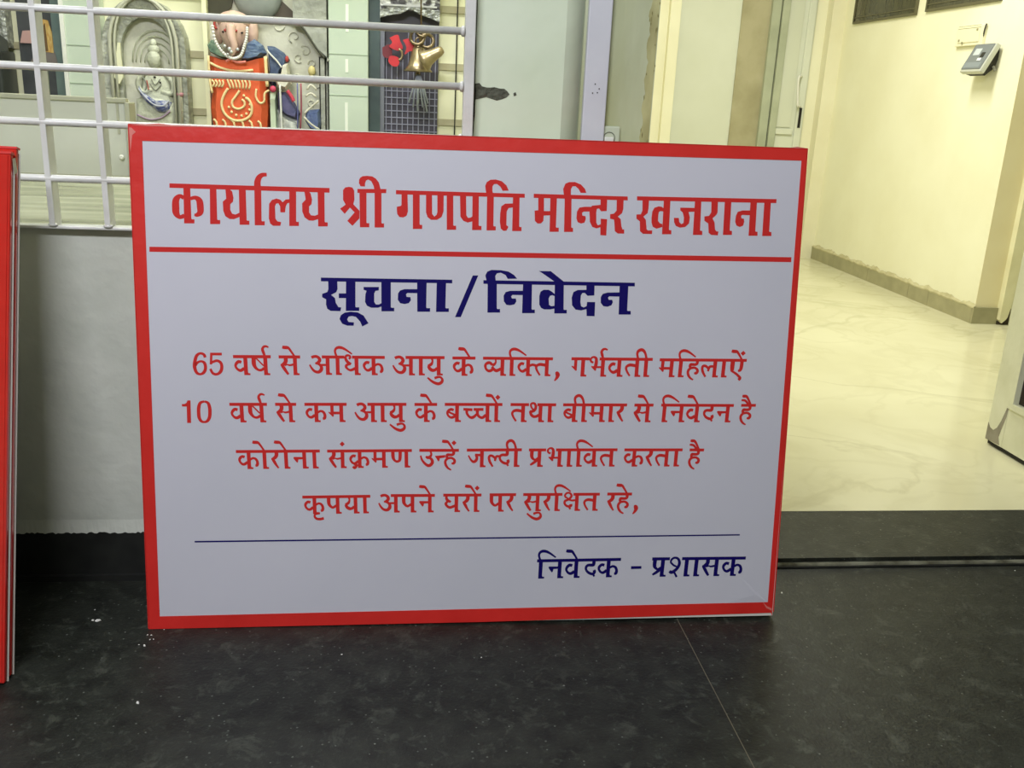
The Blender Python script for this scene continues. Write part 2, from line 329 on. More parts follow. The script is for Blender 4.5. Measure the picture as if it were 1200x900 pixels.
# heavy display lettering, outlines in mm on the board
SHAPES = [
 (1,'s',[[115.6,508,5.1],[113.3,513.4,4.9],[106.8,515.3,4.4],[100.6,510.4,5.5],[97.3,498.9,6.1],[97,489.7,6.1],[100.3,480.6,5.3],[106.8,478,4.2],[113,481.8,5.5],[115.7,489.9,5.5],[113.8,498.5,5.3],[108,501.1,4],[101.9,498.7,4.4],[98.2,493.2,4.4]]),
 (1,'s',[[124.4,514.3,4.9],[144.5,514.5,4.9]]),
 (1,'s',[[126.4,516.4,4.2],[125.2,495.7,4.2]]),
 (1,'s',[[124.2,498,4.2],[129.5,500.6,4.4],[136.2,502.5,4.9],[142.2,498.8,5.3],[143.9,491.3,5.5],[141.8,483.2,5.8],[135.6,478.3,4.7],[128.4,479.6,4.9],[123.9,487.7,4.4]]),
 (2,'p',[[82.8,430.5],[88,430.5],[87.9,389.3],[81,389.3],[81.1,419.1],[73,419.3],[72.7,423.7],[77.6,423.9],[81,426.1]]),
 (2,'s',[[111.8,428.8,3.8],[104.8,425.9,5.1],[102,418,6.1],[101.5,408.7,6.2],[102.2,399.3,6],[105.5,392.9,5.1],[110.7,391.1,4],[116.1,392.9,5.1],[120,399.4,6],[121.1,408.7,6.2],[120.7,418.1,6.1],[118.1,426,5.1],[111.8,428.8,3.8]]),
 ('t','p',[[64.2,809.4],[335.1,809.5],[335,801.4],[64,801.9]]),
 ('t','p',[[87.2,805],[98.6,805.4],[99,750.5],[100,749.4],[104.1,749.5],[103.9,742.5],[86.6,742.1]]),
 ('t','p',[[131.4,804.2],[142.4,804.5],[142.5,750.5],[143.5,749.3],[147.5,749.5],[147.3,742.4],[130.3,742]]),
 ('t','p',[[180.2,804.9],[191.8,805.2],[192.4,750.6],[193.4,749.5],[197,749.6],[196.9,742.5],[180.3,742.1]]),
 ('t','p',[[206.5,805.7],[218.1,806],[217.8,750.4],[218.8,749.2],[223.2,749.3],[223,742.3],[206,741.9]]),
 ('t','s',[[212.3,804.4,11.6],[211.9,815.3,11],[214.8,823.7,9.3],[220.6,828.3,7.2],[227.9,829.1,5.8]]),
 ('t','s',[[87.6,785.6,7.1],[80.6,788.3,7.1],[74.3,781.6,11.1],[73.3,769.3,12.3],[74,759.2,11.4],[79.5,752.8,7.1],[87.4,755.2,7.2]]),
 ('t','s',[[98.3,784.5,5.7],[106.9,786.4,6.9],[113.2,781.3,10.9],[114.6,770.4,11.5],[114.1,761.7,10.3],[108.9,757.2,6.9],[104.3,757.4,4.3]]),
 ('t','p',[[157.5,802.8],[158.5,786.2],[152.6,780.9],[153,765.6],[156.3,756.3],[163.4,751.6],[170.7,751.5],[180.2,755.4],[180.3,762.7],[173.7,759.6],[168,760.9],[165,767.4],[165.2,776.9],[169.9,781.4],[170.8,788],[168.9,798.8],[163.9,803]]),
 ('t','p',[[265.9,803.1],[277.6,803.4],[277,750.7],[278,749.6],[281.7,749.7],[281.6,742.6],[265.1,742.2]]),
 ('t','p',[[314.5,802.3],[326.2,802.6],[326.3,751.3],[327.3,750.1],[331.5,750.2],[331.4,743.1],[314.9,742.7]]),
 ('t','p',[[265.8,788.5],[259.2,787.5],[254.3,782.7],[250.4,787],[243.9,788.9],[235.9,786.1],[231.1,779.4],[230.2,754.5],[232.3,745.8],[237.3,741.8],[249.8,742.1],[251.3,748.5],[244.8,749.8],[241.6,754.1],[241.1,775.3],[243,780.1],[247,780.6],[249.8,775.6],[250.1,765.3],[258.1,765.5],[259.5,775.8],[262,781],[265.7,782.2]]),
 ('t','p',[[291.5,803.1],[293.8,788.5],[287.6,781.7],[287.7,767.8],[291.7,757.6],[299,752.6],[306.4,752.4],[315,755.3],[315,763.4],[309.4,761],[302.8,761.6],[299.5,766.6],[299.6,776.9],[303.7,780.7],[304.8,788.8],[302.4,799],[298.8,803.3]]),
 ('t','p',[[383.2,809.3],[433.7,810.6],[433.2,803.5],[383.2,802.5]]),
 ('t','p',[[386.7,806.6],[399,806.9],[399,751.6],[400.1,750.5],[403.9,750.6],[403.9,743.4],[387.5,743]]),
 ('t','p',[[413.1,807.3],[425,807.7],[425.2,751.9],[426.2,750.7],[429.7,750.8],[429.7,743.6],[413.2,743.2]]),
 ('t','p',[[386.2,824.9],[387.9,828.6],[392.4,831.5],[399.8,832.3],[408.7,831.7],[415.3,828],[420.5,821.5],[424.1,807.7],[413.1,807.3],[411.3,815.4],[407.2,823.3],[402,826],[398.3,824.1],[396.5,819.3],[396.5,813.8],[388.7,814],[385.9,819]]),
 ('t','p',[[358.3,806.5],[362.1,811.3],[368.7,812.6],[374.6,811.4],[377.6,806.3],[378,790.9],[376,782.7],[386.7,771.9],[386.7,758.6],[374.4,745.2],[365.5,753.6],[378.2,768.7],[370.1,776.6],[361.1,765.6],[353,774.3],[362.7,781.6],[358.3,789.6]]),
 ('t','p',[[450.4,809.2],[679.3,809.5],[679.5,802.4],[450.4,802.1]]),
 ('t','p',[[460.1,805],[470.6,805.3],[471.6,772.7],[469.3,765.2],[463.4,762.1],[456.6,762.6],[452.8,767.8],[452,775.2],[452,780.4],[458.7,782],[460.2,783.6]]),
 ('t','p',[[480,807.1],[492,807.4],[492.5,751],[493.6,749.9],[497.1,750],[497.1,742.8],[480.5,742.3]]),
 ('t','p',[[503.2,805.5],[513.7,805.8],[514.5,769.4],[518.4,765],[522.1,768.1],[523.6,772.6],[523.2,806.1],[534.5,806.4],[534.6,774.4],[531.3,764.6],[523,759.4],[512.4,759.2],[506.3,763.9],[503.5,772.1]]),
 ('t','p',[[539.8,805.8],[551.4,806.2],[552.3,751],[553.3,749.9],[557.3,750],[557.4,742.8],[540.7,742.3]]),
 ('t','p',[[563.3,805],[574.2,805.3],[575.3,768.8],[578.4,764.3],[583,764.9],[586.7,767.6],[586.9,758.5],[577.8,756.1],[570.1,758.9],[564.7,766.2]]),
 ('t','p',[[585.7,806.4],[597,806.7],[597.7,751.7],[598.8,750.6],[602.7,750.7],[602.8,743.4],[586,743]]),
 ('t','p',[[608,821.2],[610.7,828],[617.5,832.2],[626.6,832.9],[637.4,830.3],[646,823.1],[650.3,814.2],[639.3,813.5],[635.3,820.5],[629.1,825.1],[623.8,824.7],[621.1,820.8],[621,813.4],[623.5,803.8],[611.2,803.4],[609,813.8]]),
 ('t','p',[[611.6,807.2],[623.8,807.5],[624.1,751.8],[625.2,750.6],[628.5,750.7],[628.6,743.5],[612,743]]),
 ('t','p',[[658.2,807],[670.1,807.3],[670.8,751.8],[671.9,750.6],[675,750.7],[675.2,743.4],[658.2,743]]),
 ('t','p',[[659.8,792],[644.4,791.2],[637.6,786.2],[635.9,774.1],[635.6,759],[637.5,747],[642.5,742.9],[647.9,743.5],[651.3,750.4],[647.6,753.3],[647.5,777.4],[650.8,783.5],[659.2,785]]),
 ('t','p',[[695.5,810],[867.4,810],[867.8,803.1],[695.7,802.8]]),
 ('t','p',[[703.8,805.3],[714.2,805.6],[714.9,780],[727.4,780.3],[727.6,772.8],[714.7,772],[714.4,762.6],[710.2,757.9],[704,757.5],[698.9,762.2],[697.9,780.3],[704.5,781.2]]),
 ('t','p',[[725.8,805.9],[737.8,806.3],[737.6,752.2],[738.7,751],[742.8,751.1],[743,743.8],[726.2,743.4]]),
 ('t','p',[[748.6,820.1],[752.1,829.2],[759,832.4],[769.9,832.8],[780.9,828.6],[788.2,821.3],[791.1,814.3],[780.7,814],[776.5,820.9],[770.9,825.3],[765.5,825.1],[762.8,820.5],[762.9,810.7],[764.7,801.8],[752,801.4],[749.6,812.6]]),
 ('t','p',[[751.9,805.2],[764.3,805.5],[765.7,752.6],[766.9,751.4],[769,751.5],[769.3,744.2],[752.7,743.8]]),
 ('t','p',[[800.4,789.9],[788.6,789.6],[779.3,787.8],[775.2,780.8],[774.5,768.7],[777.1,761.9],[783.5,759.5],[789.7,761.5],[791.8,767.6],[791.1,772.9],[785.3,773.8],[784.6,778.8],[787.4,780.9],[800.7,781.5]]),
 ('t','p',[[817.4,807],[829.9,807.4],[829.7,783.1],[819.5,782.3],[815.4,787.2],[811.5,786.4],[810.6,780.3],[811.4,762],[814.2,757.2],[819.7,759.2],[819.2,769.1],[831.1,768.6],[830.7,739.2],[819.7,739.6],[819.1,753.8],[812.1,751.6],[804.1,754.2],[799.4,763.2],[797.7,786],[802.6,791.9],[817.9,793.8]]),
 ('t','p',[[847.2,807.9],[860.1,808.2],[860.2,787.7],[858.2,780],[850.6,773.7],[856.3,769.3],[858,757.1],[860.3,751],[863.5,751.1],[863.8,743.4],[851.9,743.4],[846.2,747.6],[844.7,762.9],[843.7,768.2],[836.6,769.5],[836.2,777.6],[843.3,778.9],[847.8,784.3]]),
 ('t','p',[[884.5,810.9],[1147.7,813.3],[1147.5,806],[884.8,803.6]]),
 ('t','p',[[895,806.2],[907.3,806.5],[906.9,789],[905.7,781.3],[898.1,775],[903.1,769],[905.3,752.1],[908,750.3],[916,750.5],[915.6,743.9],[898.8,744],[893,748.7],[891.8,766.4],[885.3,770.8],[884.9,778.4],[893.1,779.1],[895.7,785.6]]),
 ('t','p',[[934.7,806.5],[947.1,806.9],[947.1,753],[948.3,751.8],[951.6,751.9],[952,744.5],[934.4,744]]),
 ('t','p',[[935.8,790.5],[931.4,793.5],[925.8,794.1],[917.9,791.6],[914.3,784.6],[913.3,773.8],[913.7,764.6],[916.5,757],[923.8,753.8],[934.4,757.2],[934.1,762.8],[929.7,763.5],[925.8,768],[925.8,778.8],[926.6,784.1],[929.4,785.7],[935,785.1]]),
 ('t','p',[[993,807.4],[1005,807.7],[1005.8,753.2],[1007,752],[1009.9,752.1],[1010.4,744.6],[992.6,744.2]]),
 ('t','p',[[994.6,793.2],[995,786.4],[982.2,785.6],[985.2,775.7],[984.2,764.9],[977.3,758.2],[967.8,756.8],[959.6,759.6],[956,766.5],[955.2,774.2],[964.4,774.4],[965.9,766.7],[969.8,763.3],[973.7,765.4],[973.9,775.4],[971,784.6],[966.4,787.8],[966.1,792.9]]),
 ('t','p',[[1024,806.7],[1036.4,807.1],[1036.9,786.3],[1034.8,781.6],[1027.9,775.3],[1032.4,767.7],[1034,755.3],[1036.6,752],[1040.7,751.6],[1039.9,744.6],[1027.3,745.1],[1022.2,748.8],[1020.4,765.8],[1012.9,770.3],[1012.4,778.3],[1021.2,779.7],[1024.8,786]]),
 ('t','p',[[1049.3,807.4],[1061.8,807.8],[1062,754.6],[1063.2,753.4],[1066.3,753.5],[1066.8,746],[1049.5,745.6]]),
 ('t','p',[[1098,807.3],[1110.5,807.6],[1111,754.2],[1112.2,753],[1115.3,753.1],[1115.8,745.6],[1098.5,745.2]]),
 ('t','p',[[1124.5,808],[1137.1,808.4],[1137.7,754.4],[1138.9,753.2],[1141.9,753.3],[1142.4,745.8],[1124.7,745.4]]),
 ('t','p',[[1099.6,791.4],[1083.7,791],[1074.9,788.1],[1072.1,781.1],[1071.2,770.2],[1074.1,763.3],[1080.8,760.8],[1087.1,763.6],[1088.6,770.6],[1087.6,776.1],[1083,776.7],[1081.9,781.3],[1084.2,782.9],[1100.2,782.6]]),
 ('n','p',[[318.9,653.2],[551.8,653.8],[551.9,647.4],[318.8,646.7]]),
 ('n','p',[[331.5,648.9],[347.5,649.2],[347.9,633.3],[345.6,627.9],[336.6,622.8],[343.3,617.3],[344.7,608.9],[349.2,601.4],[354.2,600.7],[352.9,594.1],[335.6,594.3],[329.7,598],[327.5,605.6],[327.8,614.7],[320.8,618.4],[320.9,624.5],[329.9,627.7],[331.8,633]]),
 ('n','p',[[350.1,625.7],[365.1,626],[365.1,617.6],[350,617.4]]),
 ('n','p',[[362.9,649.5],[379.4,649.8],[379.3,602.6],[380.4,601.4],[386.1,601.5],[386.1,595.1],[362.3,594.7]]),
 ('n','p',[[351.1,580],[353.6,586.9],[360.4,591.6],[371,593.3],[383.1,592.4],[393.7,586.8],[402.5,573.1],[391.4,567.1],[387.6,575.9],[380,584.3],[373.3,585.7],[367.2,584.5],[364.6,579.4],[367.2,574.9],[376.7,574.2],[376.2,568.4],[364.9,568.2],[355.8,571.6]]),
 ('n','p',[[393.7,637.9],[420.9,638.4],[420.6,632.3],[414.8,631.4],[412.6,626.8],[412.6,611.6],[415.6,607],[420.9,607.1],[427,610.3],[427,604.2],[419.4,601.3],[407.3,601.1],[399.7,604.5],[396.4,611.3],[397,625],[399,631.2],[394,632.9]]),
 ('n','p',[[425.1,649.1],[442,649.4],[442.2,602.9],[443.3,601.6],[448.3,601.7],[448.3,595.3],[425.5,594.9]]),
 ('n','p',[[490,635.8],[466.4,635.4],[458.8,633],[455,627.6],[454.6,616.1],[458.9,610],[466.6,608.6],[474.2,610.3],[478,615.7],[477.2,621.1],[470.3,621.7],[469.2,626.3],[471.8,628.6],[490.1,628.5]]),
 ('n','p',[[488.8,649.6],[505.9,649.9],[505.6,603.1],[506.7,601.9],[512.6,602],[512.6,595.5],[489.6,595.1]]),
 ('n','p',[[524,649.5],[540.8,649.8],[540.2,603.3],[541.3,602.1],[546.4,602.2],[546.5,595.7],[523.4,595.3]]),
 ('n','p',[[588.7,662.2],[598.7,662.4],[568.3,586.6],[557.8,586.4]]),
 ('n','p',[[608.1,654.1],[887.9,654.7],[888.2,648],[608.3,647.5]]),
 ('n','p',[[611.5,662.6],[614.8,669.6],[622.4,672.8],[639.5,672.7],[653.5,670.4],[663.8,664.4],[669.4,657.9],[652.3,657.3],[648.2,664.1],[639.6,668.1],[632.6,666.9],[629.6,662.2],[630.3,655.3],[632.3,646.1],[616,645.8],[613.5,654.2]]),
 ('n','p',[[616,649.7],[632.6,650],[633.6,603.6],[634.7,602.3],[639.5,602.4],[639.7,595.9],[616.6,595.5]]),
 ('n','p',[[681.7,636.2],[657.5,635.8],[649,633.3],[645.5,626.3],[646.3,616.2],[651.1,610.1],[658.1,609.4],[665.9,611.4],[669.2,616.6],[668,622],[661,621.9],[659.3,625.7],[661.6,628.4],[681.9,628.4]]),
 ('n','p',[[680.5,650.1],[697,650.4],[697.5,603.5],[698.7,602.2],[703.5,602.3],[703.7,595.8],[680.1,595.4]]),
 ('n','p',[[740.5,630.2],[734.4,635.3],[727.9,638.9],[718.5,638.7],[713.1,635.2],[711,627.4],[711.4,611.8],[714.8,605.6],[721.2,602.9],[732.2,603.1],[740.1,604.8],[739.9,609.9],[733.6,609],[729.6,611.3],[728.4,623],[730.7,627.7],[734.5,629.3],[740.6,627.1]]),
 ('n','p',[[738.9,649.6],[755.6,649.9],[756.7,603.9],[757.9,602.7],[762.6,602.8],[762.9,596.2],[739.6,595.8]]),
 ('n','p',[[708.8,672.6],[730.8,672.7],[755,654.6],[755.2,647.6],[739.5,647.3],[737.7,654.3],[716,668.5]]),
 ('n','p',[[797.4,649.2],[812.7,649.4],[813,629.9],[800.3,629.2],[795.3,634.3],[790.6,634.2],[788,629.5],[787.5,617.7],[789.1,609.9],[793.9,607.7],[799.4,610.1],[799.9,617.9],[815.1,617.9],[815,591.8],[800.1,592],[799.2,604.6],[789.4,602.1],[779,603.5],[772.3,611.2],[771,625.3],[773.9,635.5],[781.6,639.5],[797.8,640.1]]),
 ('n','p',[[861.1,636.5],[837.5,635.8],[828.8,633.3],[825.1,627],[825.5,616.8],[830.5,610.6],[838.6,609.6],[845.7,612.4],[848.2,618],[846.8,622.6],[840.4,622.5],[838.7,626.4],[841,628.8],[861.5,628.7]]),
 ('n','p',[[859.5,651.1],[876,651.4],[875.8,603.7],[877,602.5],[882.6,602.6],[882.9,595.9],[860,595.6]]),
 ('5','p',[[906,107.6],[926.7,107.7],[927,102.1],[906.3,101.6]]),
 ('r','p',[[27.1,700.8],[1184.1,707.7],[1184.4,698.6],[26.7,692.1]]),
 ('b','p',[[87.5,168.8],[1120.1,169.8],[1120.3,167],[87.4,165.8]]),
]
# ================================================================ THE SETTING
# heights: hall floor z=0, threshold and marble floor z=0.02. wall with the window: front face y=1.79
granite = mat('dark_granite', (17, 19, 16), 0.47, var=(42, 45, 39), scale=22, lo=0.3, hi=0.78, bump=0.12, bscale=160, detail=10, spec=0.32)
add_patches(granite, (92, 96, 86), 16, 0.56, 0.8, 0.8); add_patches(granite, (74, 80, 72), 60, 0.55, 0.75, 0.7)
add_specks(granite, (88, 92, 86), 95, 0.16, 0.2); add_specks(granite, (120, 124, 116), 28, 0.05, 0.12)
mortar = mat('joint_filler', (120, 118, 105), 0.9)
paint_low = mat('white_wall_paint', (205, 207, 198), 0.5, var=(186, 190, 180), scale=5, bump=0.25, bscale=25)
paint_green = mat('pale_green_paint', (222, 232, 210), 0.34, var=(206, 219, 190), scale=4, bump=0.22, bscale=14, detail=6)
paint_dirty = mat('grimy_green_paint', (196, 202, 172), 0.45, var=(166, 170, 126), scale=7, bump=0.35, bscale=20, stretch=(1, 1, 0.3))
paint_cream = mat('cream_paint', (240, 238, 210), 0.5, var=(234, 231, 200), scale=3, bump=0.12, bscale=20)
paint_ceiling = mat('ceiling_paint', (225, 225, 215), 0.8, var=(216, 216, 206))
black_stone = mat('black_skirting', (26, 27, 26), 0.38, var=(38, 39, 37), scale=20)
concrete = mat('cement_render', (96, 98, 84), 0.95, var=(66, 68, 58), scale=60, bump=0.8, bscale=90)
marble = mat('cream_marble', (228, 225, 192), 0.16, var=(216, 212, 176), scale=2.2, detail=6)
add_veins(marble, (186, 180, 142), 1.1, 0.02, 0.4); add_veins(marble, (204, 199, 162), 2.6, 0.05, 0.3)
skirt_tile = mat('grey_skirting_tile', (150, 146, 112), 0.4, var=(166, 160, 124), scale=12)
olive = mat('shaded_olive', (176, 170, 138), 0.75, var=(152, 146, 112), scale=5, bump=0.2)  # for the jamb face in shade, darkened in the colour itself
white_metal = mat('white_enamel', (232, 232, 224), 0.35, var=(218, 218, 208), scale=8)
pvc = mat('white_pvc', (210, 211, 219), 0.32, var=(202, 203, 212), scale=10)
grey_frame = mat('grey_green_aluminium', (178, 184, 160), 0.45, var=(160, 166, 142), scale=6)
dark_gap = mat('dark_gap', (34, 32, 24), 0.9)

# floors
fl = box('floor', -2.6, 3.2, -1.6, 1.782, -0.06, -0.012, mortar, kind='structure')
for x0, x1, y0, y1 in ((-2.6, -1.262, -1.6, 1.782), (-1.258, 0.5462, -1.6, 1.782), (0.5478, 2.0, -1.6, 1.782), (2.004, 3.2, -1.6, 1.782)):
    bm = bmesh.new()
    vs = [(x0, y0), (x1, y0), (x1, y1), (x0, y1)]
    add_box(bm, x0, x1, y0, y1, -0.012, 0.0)
    from_bm('stone_slab', bm, granite, fl)
th = box('trim_1', 0.46, 1.84, 1.797, 2.04, -0.03, 0.0188, granite, kind='structure')
box('riser_strip', 0.46, 1.84, 1.7835, 1.797, -0.03, 0.0035, black_stone, th)
box('joint_filler', 0.46, 1.84, 1.7885, 1.7968, 0.0035, 0.0085, mat('pale_joint', (150, 150, 130), 0.9, var=(90, 88, 70), scale=30), th)
fm = box('floor_marble', 0.2, 3.9, 2.04, 6.4, -0.03, 0.02, marble, kind='structure')

box('joint_filler', 0.5462, 0.5478, -1.6, 1.78, -0.011, -0.0001, mat('pale_grout', (104, 98, 82), .9), fl)

# wall with the serving window
wl = box('wall_front', -2.6, 0.127, 1.784, 1.96, 0, 0.708, paint_low, kind='structure')
box('wall_front', -2.6, 0.127, 1.79, 1.96, 1.75, 2.9, paint_green, kind='structure')
box('wall_front', -2.6, -1.5, 1.79, 1.96, 0.708, 1.75, paint_low, kind='structure')
# rough lower edge of the plaster, a ragged ridge over the skirting
bm = bmesh.new()
N = 500; top = []; bot = []
for i in range(N + 1):
    x = -2.0 + i * (2.46 / N)
    top.append((x, 0.13 + random.uniform(-.0004, .0004))); bot.append((x, 0.1035 + random.uniform(-.0022, .0022)))
for i in range(N):
    q = [bm.verts.new((top[i][0], 1.7835, top[i][1])), bm.verts.new((top[i + 1][0], 1.7835, top[i + 1][1])), bm.verts.new((bot[i + 1][0], 1.779, bot[i + 1][1])), bm.verts.new((bot[i][0], 1.779, bot[i][1]))]
    bm.faces.new(q)
    q2 = [q[3], q[2], bm.verts.new((bot[i + 1][0], 1.785, bot[i + 1][1])), bm.verts.new((bot[i][0], 1.785, bot[i][1]))]
    bm.faces.new(q2)
from_bm('plaster_edge', bm, paint_low, wl)
sk = box('baseboard_front', -2.6, 0.46, 1.780, 1.79, 0.012, 0.104, black_stone, kind='structure')
box('toe_strip', -2.6, 0.46, 1.771, 1.782, 0.0, 0.012, black_stone, sk)

# pillar right of the window
pl = thing('wall_pillar', '', ''); del pl['label']; del pl['category']; pl['kind'] = 'structure'
bm = bmesh.new()
prof = [(0.127, 1.96), (0.127, 1.79), (0.291, 1.79)] + [(0.291 + 0.04 * math.sin(a * PI / 32), 1.83 - 0.04 * math.cos(a * PI / 32)) for a in range(1, 17)] + [(0.331, 1.96)]
for z0, z1 in ((0.0, 2.9),):
    A = [bm.verts.new((x, y, z0)) for x, y in prof]; Bv = [bm.verts.new((x, y, z1)) for x, y in prof]
    for i in range(len(prof)):
        j = (i + 1) % len(prof); f = bm.faces.new((A[i], A[j], Bv[j], Bv[i])); f.smooth = 2 <= i <= 17
    bm.faces.new(A); bm.faces.new(Bv)
from_bm('pillar_face', bm, paint_green, pl)
# the torn patch of missing plaster beside the window frame
pts = [(0.1285, 0.9905), (0.137, 0.992), (0.142, 0.9865), (0.15, 0.985), (0.157, 0.985), (0.165, 0.986), (0.175, 0.984), (0.183, 0.984), (0.189, 0.9795), (0.193, 0.9745), (0.187, 0.969), (0.18, 0.966), (0.17, 0.963), (0.158, 0.966), (0.15, 0.968), (0.141, 0.9655), (0.1345, 0.964), (0.1285, 0.9625)]
prism('bare_patch', pts, 1.7892, 1.793, concrete, pl)
prism('bare_patch', [(0.2, 0.977), (0.204, 0.979), (0.206, 0.974), (0.201, 0.972)], 1.7892, 1.793, concrete, pl)
# dark crack between window frame and pillar
pts = []; ptr = []
for i in range(40):
    z = 0.72 + i * 0.0135; j = random.uniform(-.0006, .0006); wv = 0.0011 + (0.0018 if 0.93 < z < 0.99 else 0) + random.uniform(0, .0006)
    pts.append((0.1275 + j, z)); ptr.append((0.1275 + j + wv, z))
prism('crack', pts + ptr[::-1], 1.7888, 1.792, dark_gap, pl)
# wall piece between pillar and doorway, dirty paint
wd = box('wall_right', 0.326, 0.468, 1.815, 1.96, 0.0, 2.9, paint_dirty, kind='structure')
# grime streaks that run down near the door edge
grime = mat('grime', (112, 104, 58), 0.9, var=(150, 146, 96), scale=40, bump=0.3)
pts = []; ptr = []
for i in range(60):
    z = 0.86 + i * 0.008; pts.append((0.4505 + 0.002 * math.sin(i * .9) + random.uniform(-.0015, .0015), z)); ptr.append((0.4665, z))
prism('stained_edge', pts + ptr[::-1], 1.8145, 1.816, mat('stained_edge_paint', (190, 188, 136), .6, var=(150, 144, 96), scale=22, stretch=(1, 1, .4), bump=.3), wd)
for i in range(26):
    z = 0.87 + random.random() * .32; x = random.choice((0.4515, 0.4645, 0.4655)) + random.uniform(-.002, .002); hgt = random.uniform(.003, .012); w_ = random.uniform(.0005, .0013)
    prism('grime_mark', [(x, z), (x + w_, z + hgt * .4), (x + w_ * .4, z + hgt), (x - w_ * .8, z + hgt * .6)], 1.8138, 1.816, grime, wd)
tk = thing('cable_trunking', 'white plastic cable trunking running up the corner beside the green pillar', 'trunking', (0.357, 1.812, 0.0))
box('trunking_cover', -0.024, 0.0195, -0.012, 0.003, 0.0, 2.7, pvc, tk, bev=0.002)
for dx, z in ((-.004, 1.0), (.004, .992), (-.008, .984), (.001, .985)):
    lathe('pit_mark', [(0.0012, -.0003), (0.0012, .0004)], (dx, -0.0123, z), dark_gap, tk, seg=8, axis=(0, -1, 0))
sw = thing('switch_plate', 'small square switch plate low on the grimy wall behind the red sign', 'switch', (0.388, 1.815, 0.886))
plt = box('plate', -0.021, 0.021, -0.007, 0.0, -0.04, 0.04, mat('clear_plastic', (196, 204, 182), 0.25), sw, bev=0.003)
box('rocker', -0.009, 0.009, -0.0105, -0.006, -0.018, 0.02, white_metal, plt, bev=0.002)
bm = bmesh.new(); c_ = [(0.011 * math.cos(a / 16 * PI * 2), -0.0074, 0.011 * math.sin(a / 16 * PI * 2) + .018) for a in range(16)]
add_tube(bm, c_, 0.0009, 6, closed=True); from_bm('ring', bm, mat('grey_line', (120, 126, 110), 0.6), sw)

# hall shell (behind and beside the camera, never in view but it closes the room)
box('wall_back', -2.7, 3.3, -1.7, -1.6, -0.05, 2.9, paint_cream, kind='structure')
box('wall_left', -2.7, -2.6, -1.6, 3.4, -0.05, 2.9, paint_low, kind='structure')
box('ceiling', -2.7, 4.0, -1.7, 6.5, 2.9, 2.96, paint_ceiling, kind='structure')
box('wall_front', 1.84, 3.3, 1.79, 1.96, 0, 2.9, paint_green, kind='structure')
box('wall_front', 0.468, 1.84, 1.79, 1.96, 2.15, 2.9, paint_green, kind='structure')
box('wall_right', 3.2, 3.3, -1.6, 1.79, 0, 2.9, paint_low, kind='structure')

# ---------------------------------------------------------------- corridor behind
wr = box('wall_corridor', 2.75, 2.9, 4.166, 6.4, 0.0, 2.9, paint_cream, kind='structure')
box('shaded_return', 2.7502, 2.9, 4.1645, 4.1662, 0.1, 2.9, mat('shaded_ochre', (232, 222, 182), .5, var=(226, 214, 170), scale=4), wr)  # face turned away from the light, its shade put into the colour
wf = box('wall_corridor', 2.9, 3.9, 4.166, 4.3, 0.0, 2.9, paint_cream, kind='structure')
box('wall_corridor', 3.82, 3.9, 1.96, 4.166, 0.0, 2.9, paint_cream, kind='structure')
box('wall_corridor', 0.326, 0.41, 1.96, 6.4, 0.0, 2.9, paint_cream, kind='structure')
# skirting tiles along the corridor wall, rough plaster lip on top
ys = [4.166, 4.561, 4.764, 5.237, 5.7, 6.12]
bs = thing('baseboard_right', '', ''); del bs['label']; del bs['category']; bs['kind'] = 'structure'
for a, b_ in zip(ys, ys[1:]):
    box('skirting_tile', 2.738, 2.75, a + 0.0015, b_ - 0.0015, 0.02, 0.098 + random.uniform(-.003, .003), skirt_tile, bs)
box('skirting_tile', 2.738, 2.866, 4.153, 4.166, 0.02, 0.1, skirt_tile, bs)
bm = bmesh.new(); N = 90; prev = None
for i in range(N + 1):
    y = 4.153 + i * (6.12 - 4.153) / N; h1 = 0.096 + random.uniform(-.004, .002); h2 = 0.112 + 0.006 * math.sin(i * .7) + random.uniform(-.004, .006)
    cur = [bm.verts.new((2.7365, y, h1)), bm.verts.new((2.7365, y, h1 + .006)), bm.verts.new((2.7495, y, h2))]
    if prev:
        bm.faces.new((prev[0], cur[0], cur[1], prev[1])); bm.faces.new((prev[1], cur[1], cur[2], prev[2]))
    prev = cur
from_bm('plaster_lip', bm, mat('stained_plaster', (196, 190, 150), 0.9, var=(172, 164, 124), scale=14), bs)

# dark ventilator windows on the corridor wall
glass_dark = mat('dark_window_glass', (58, 56, 38), 0.18, var=(78, 76, 54), scale=9, stretch=(1, 6, 1))
for k, (y0, y1, z0) in enumerate(((5.157, 5.905, 1.49), (4.40, 5.06, 1.497))):
    w_ = thing('window_%d' % (k + 1), '', ''); del w_['label']; del w_['category']; w_['kind'] = 'structure'
    box('pane', 2.742, 2.7505, y0 + .012, y1 - .012, z0 + .012, z0 + .5, glass_dark, w_)
    fmat = mat('window_frame_dark', (92, 88, 62), 0.5)
    box('sill_bar', 2.736, 2.7505, y0, y1, z0, z0 + .012, fmat, w_)
    box('head_bar', 2.736, 2.7505, y0, y1, z0 + .5, z0 + .512, fmat, w_)
    for a in (y0, y1 - .012): box('side_bar', 2.736, 2.7505, a, a + .012, z0 + .012, z0 + .5, fmat, w_)
    box('glazing_bead', 2.738, 2.743, y0 + .012, y1 - .012, z0 + .032, z0 + .037, fmat, w_)

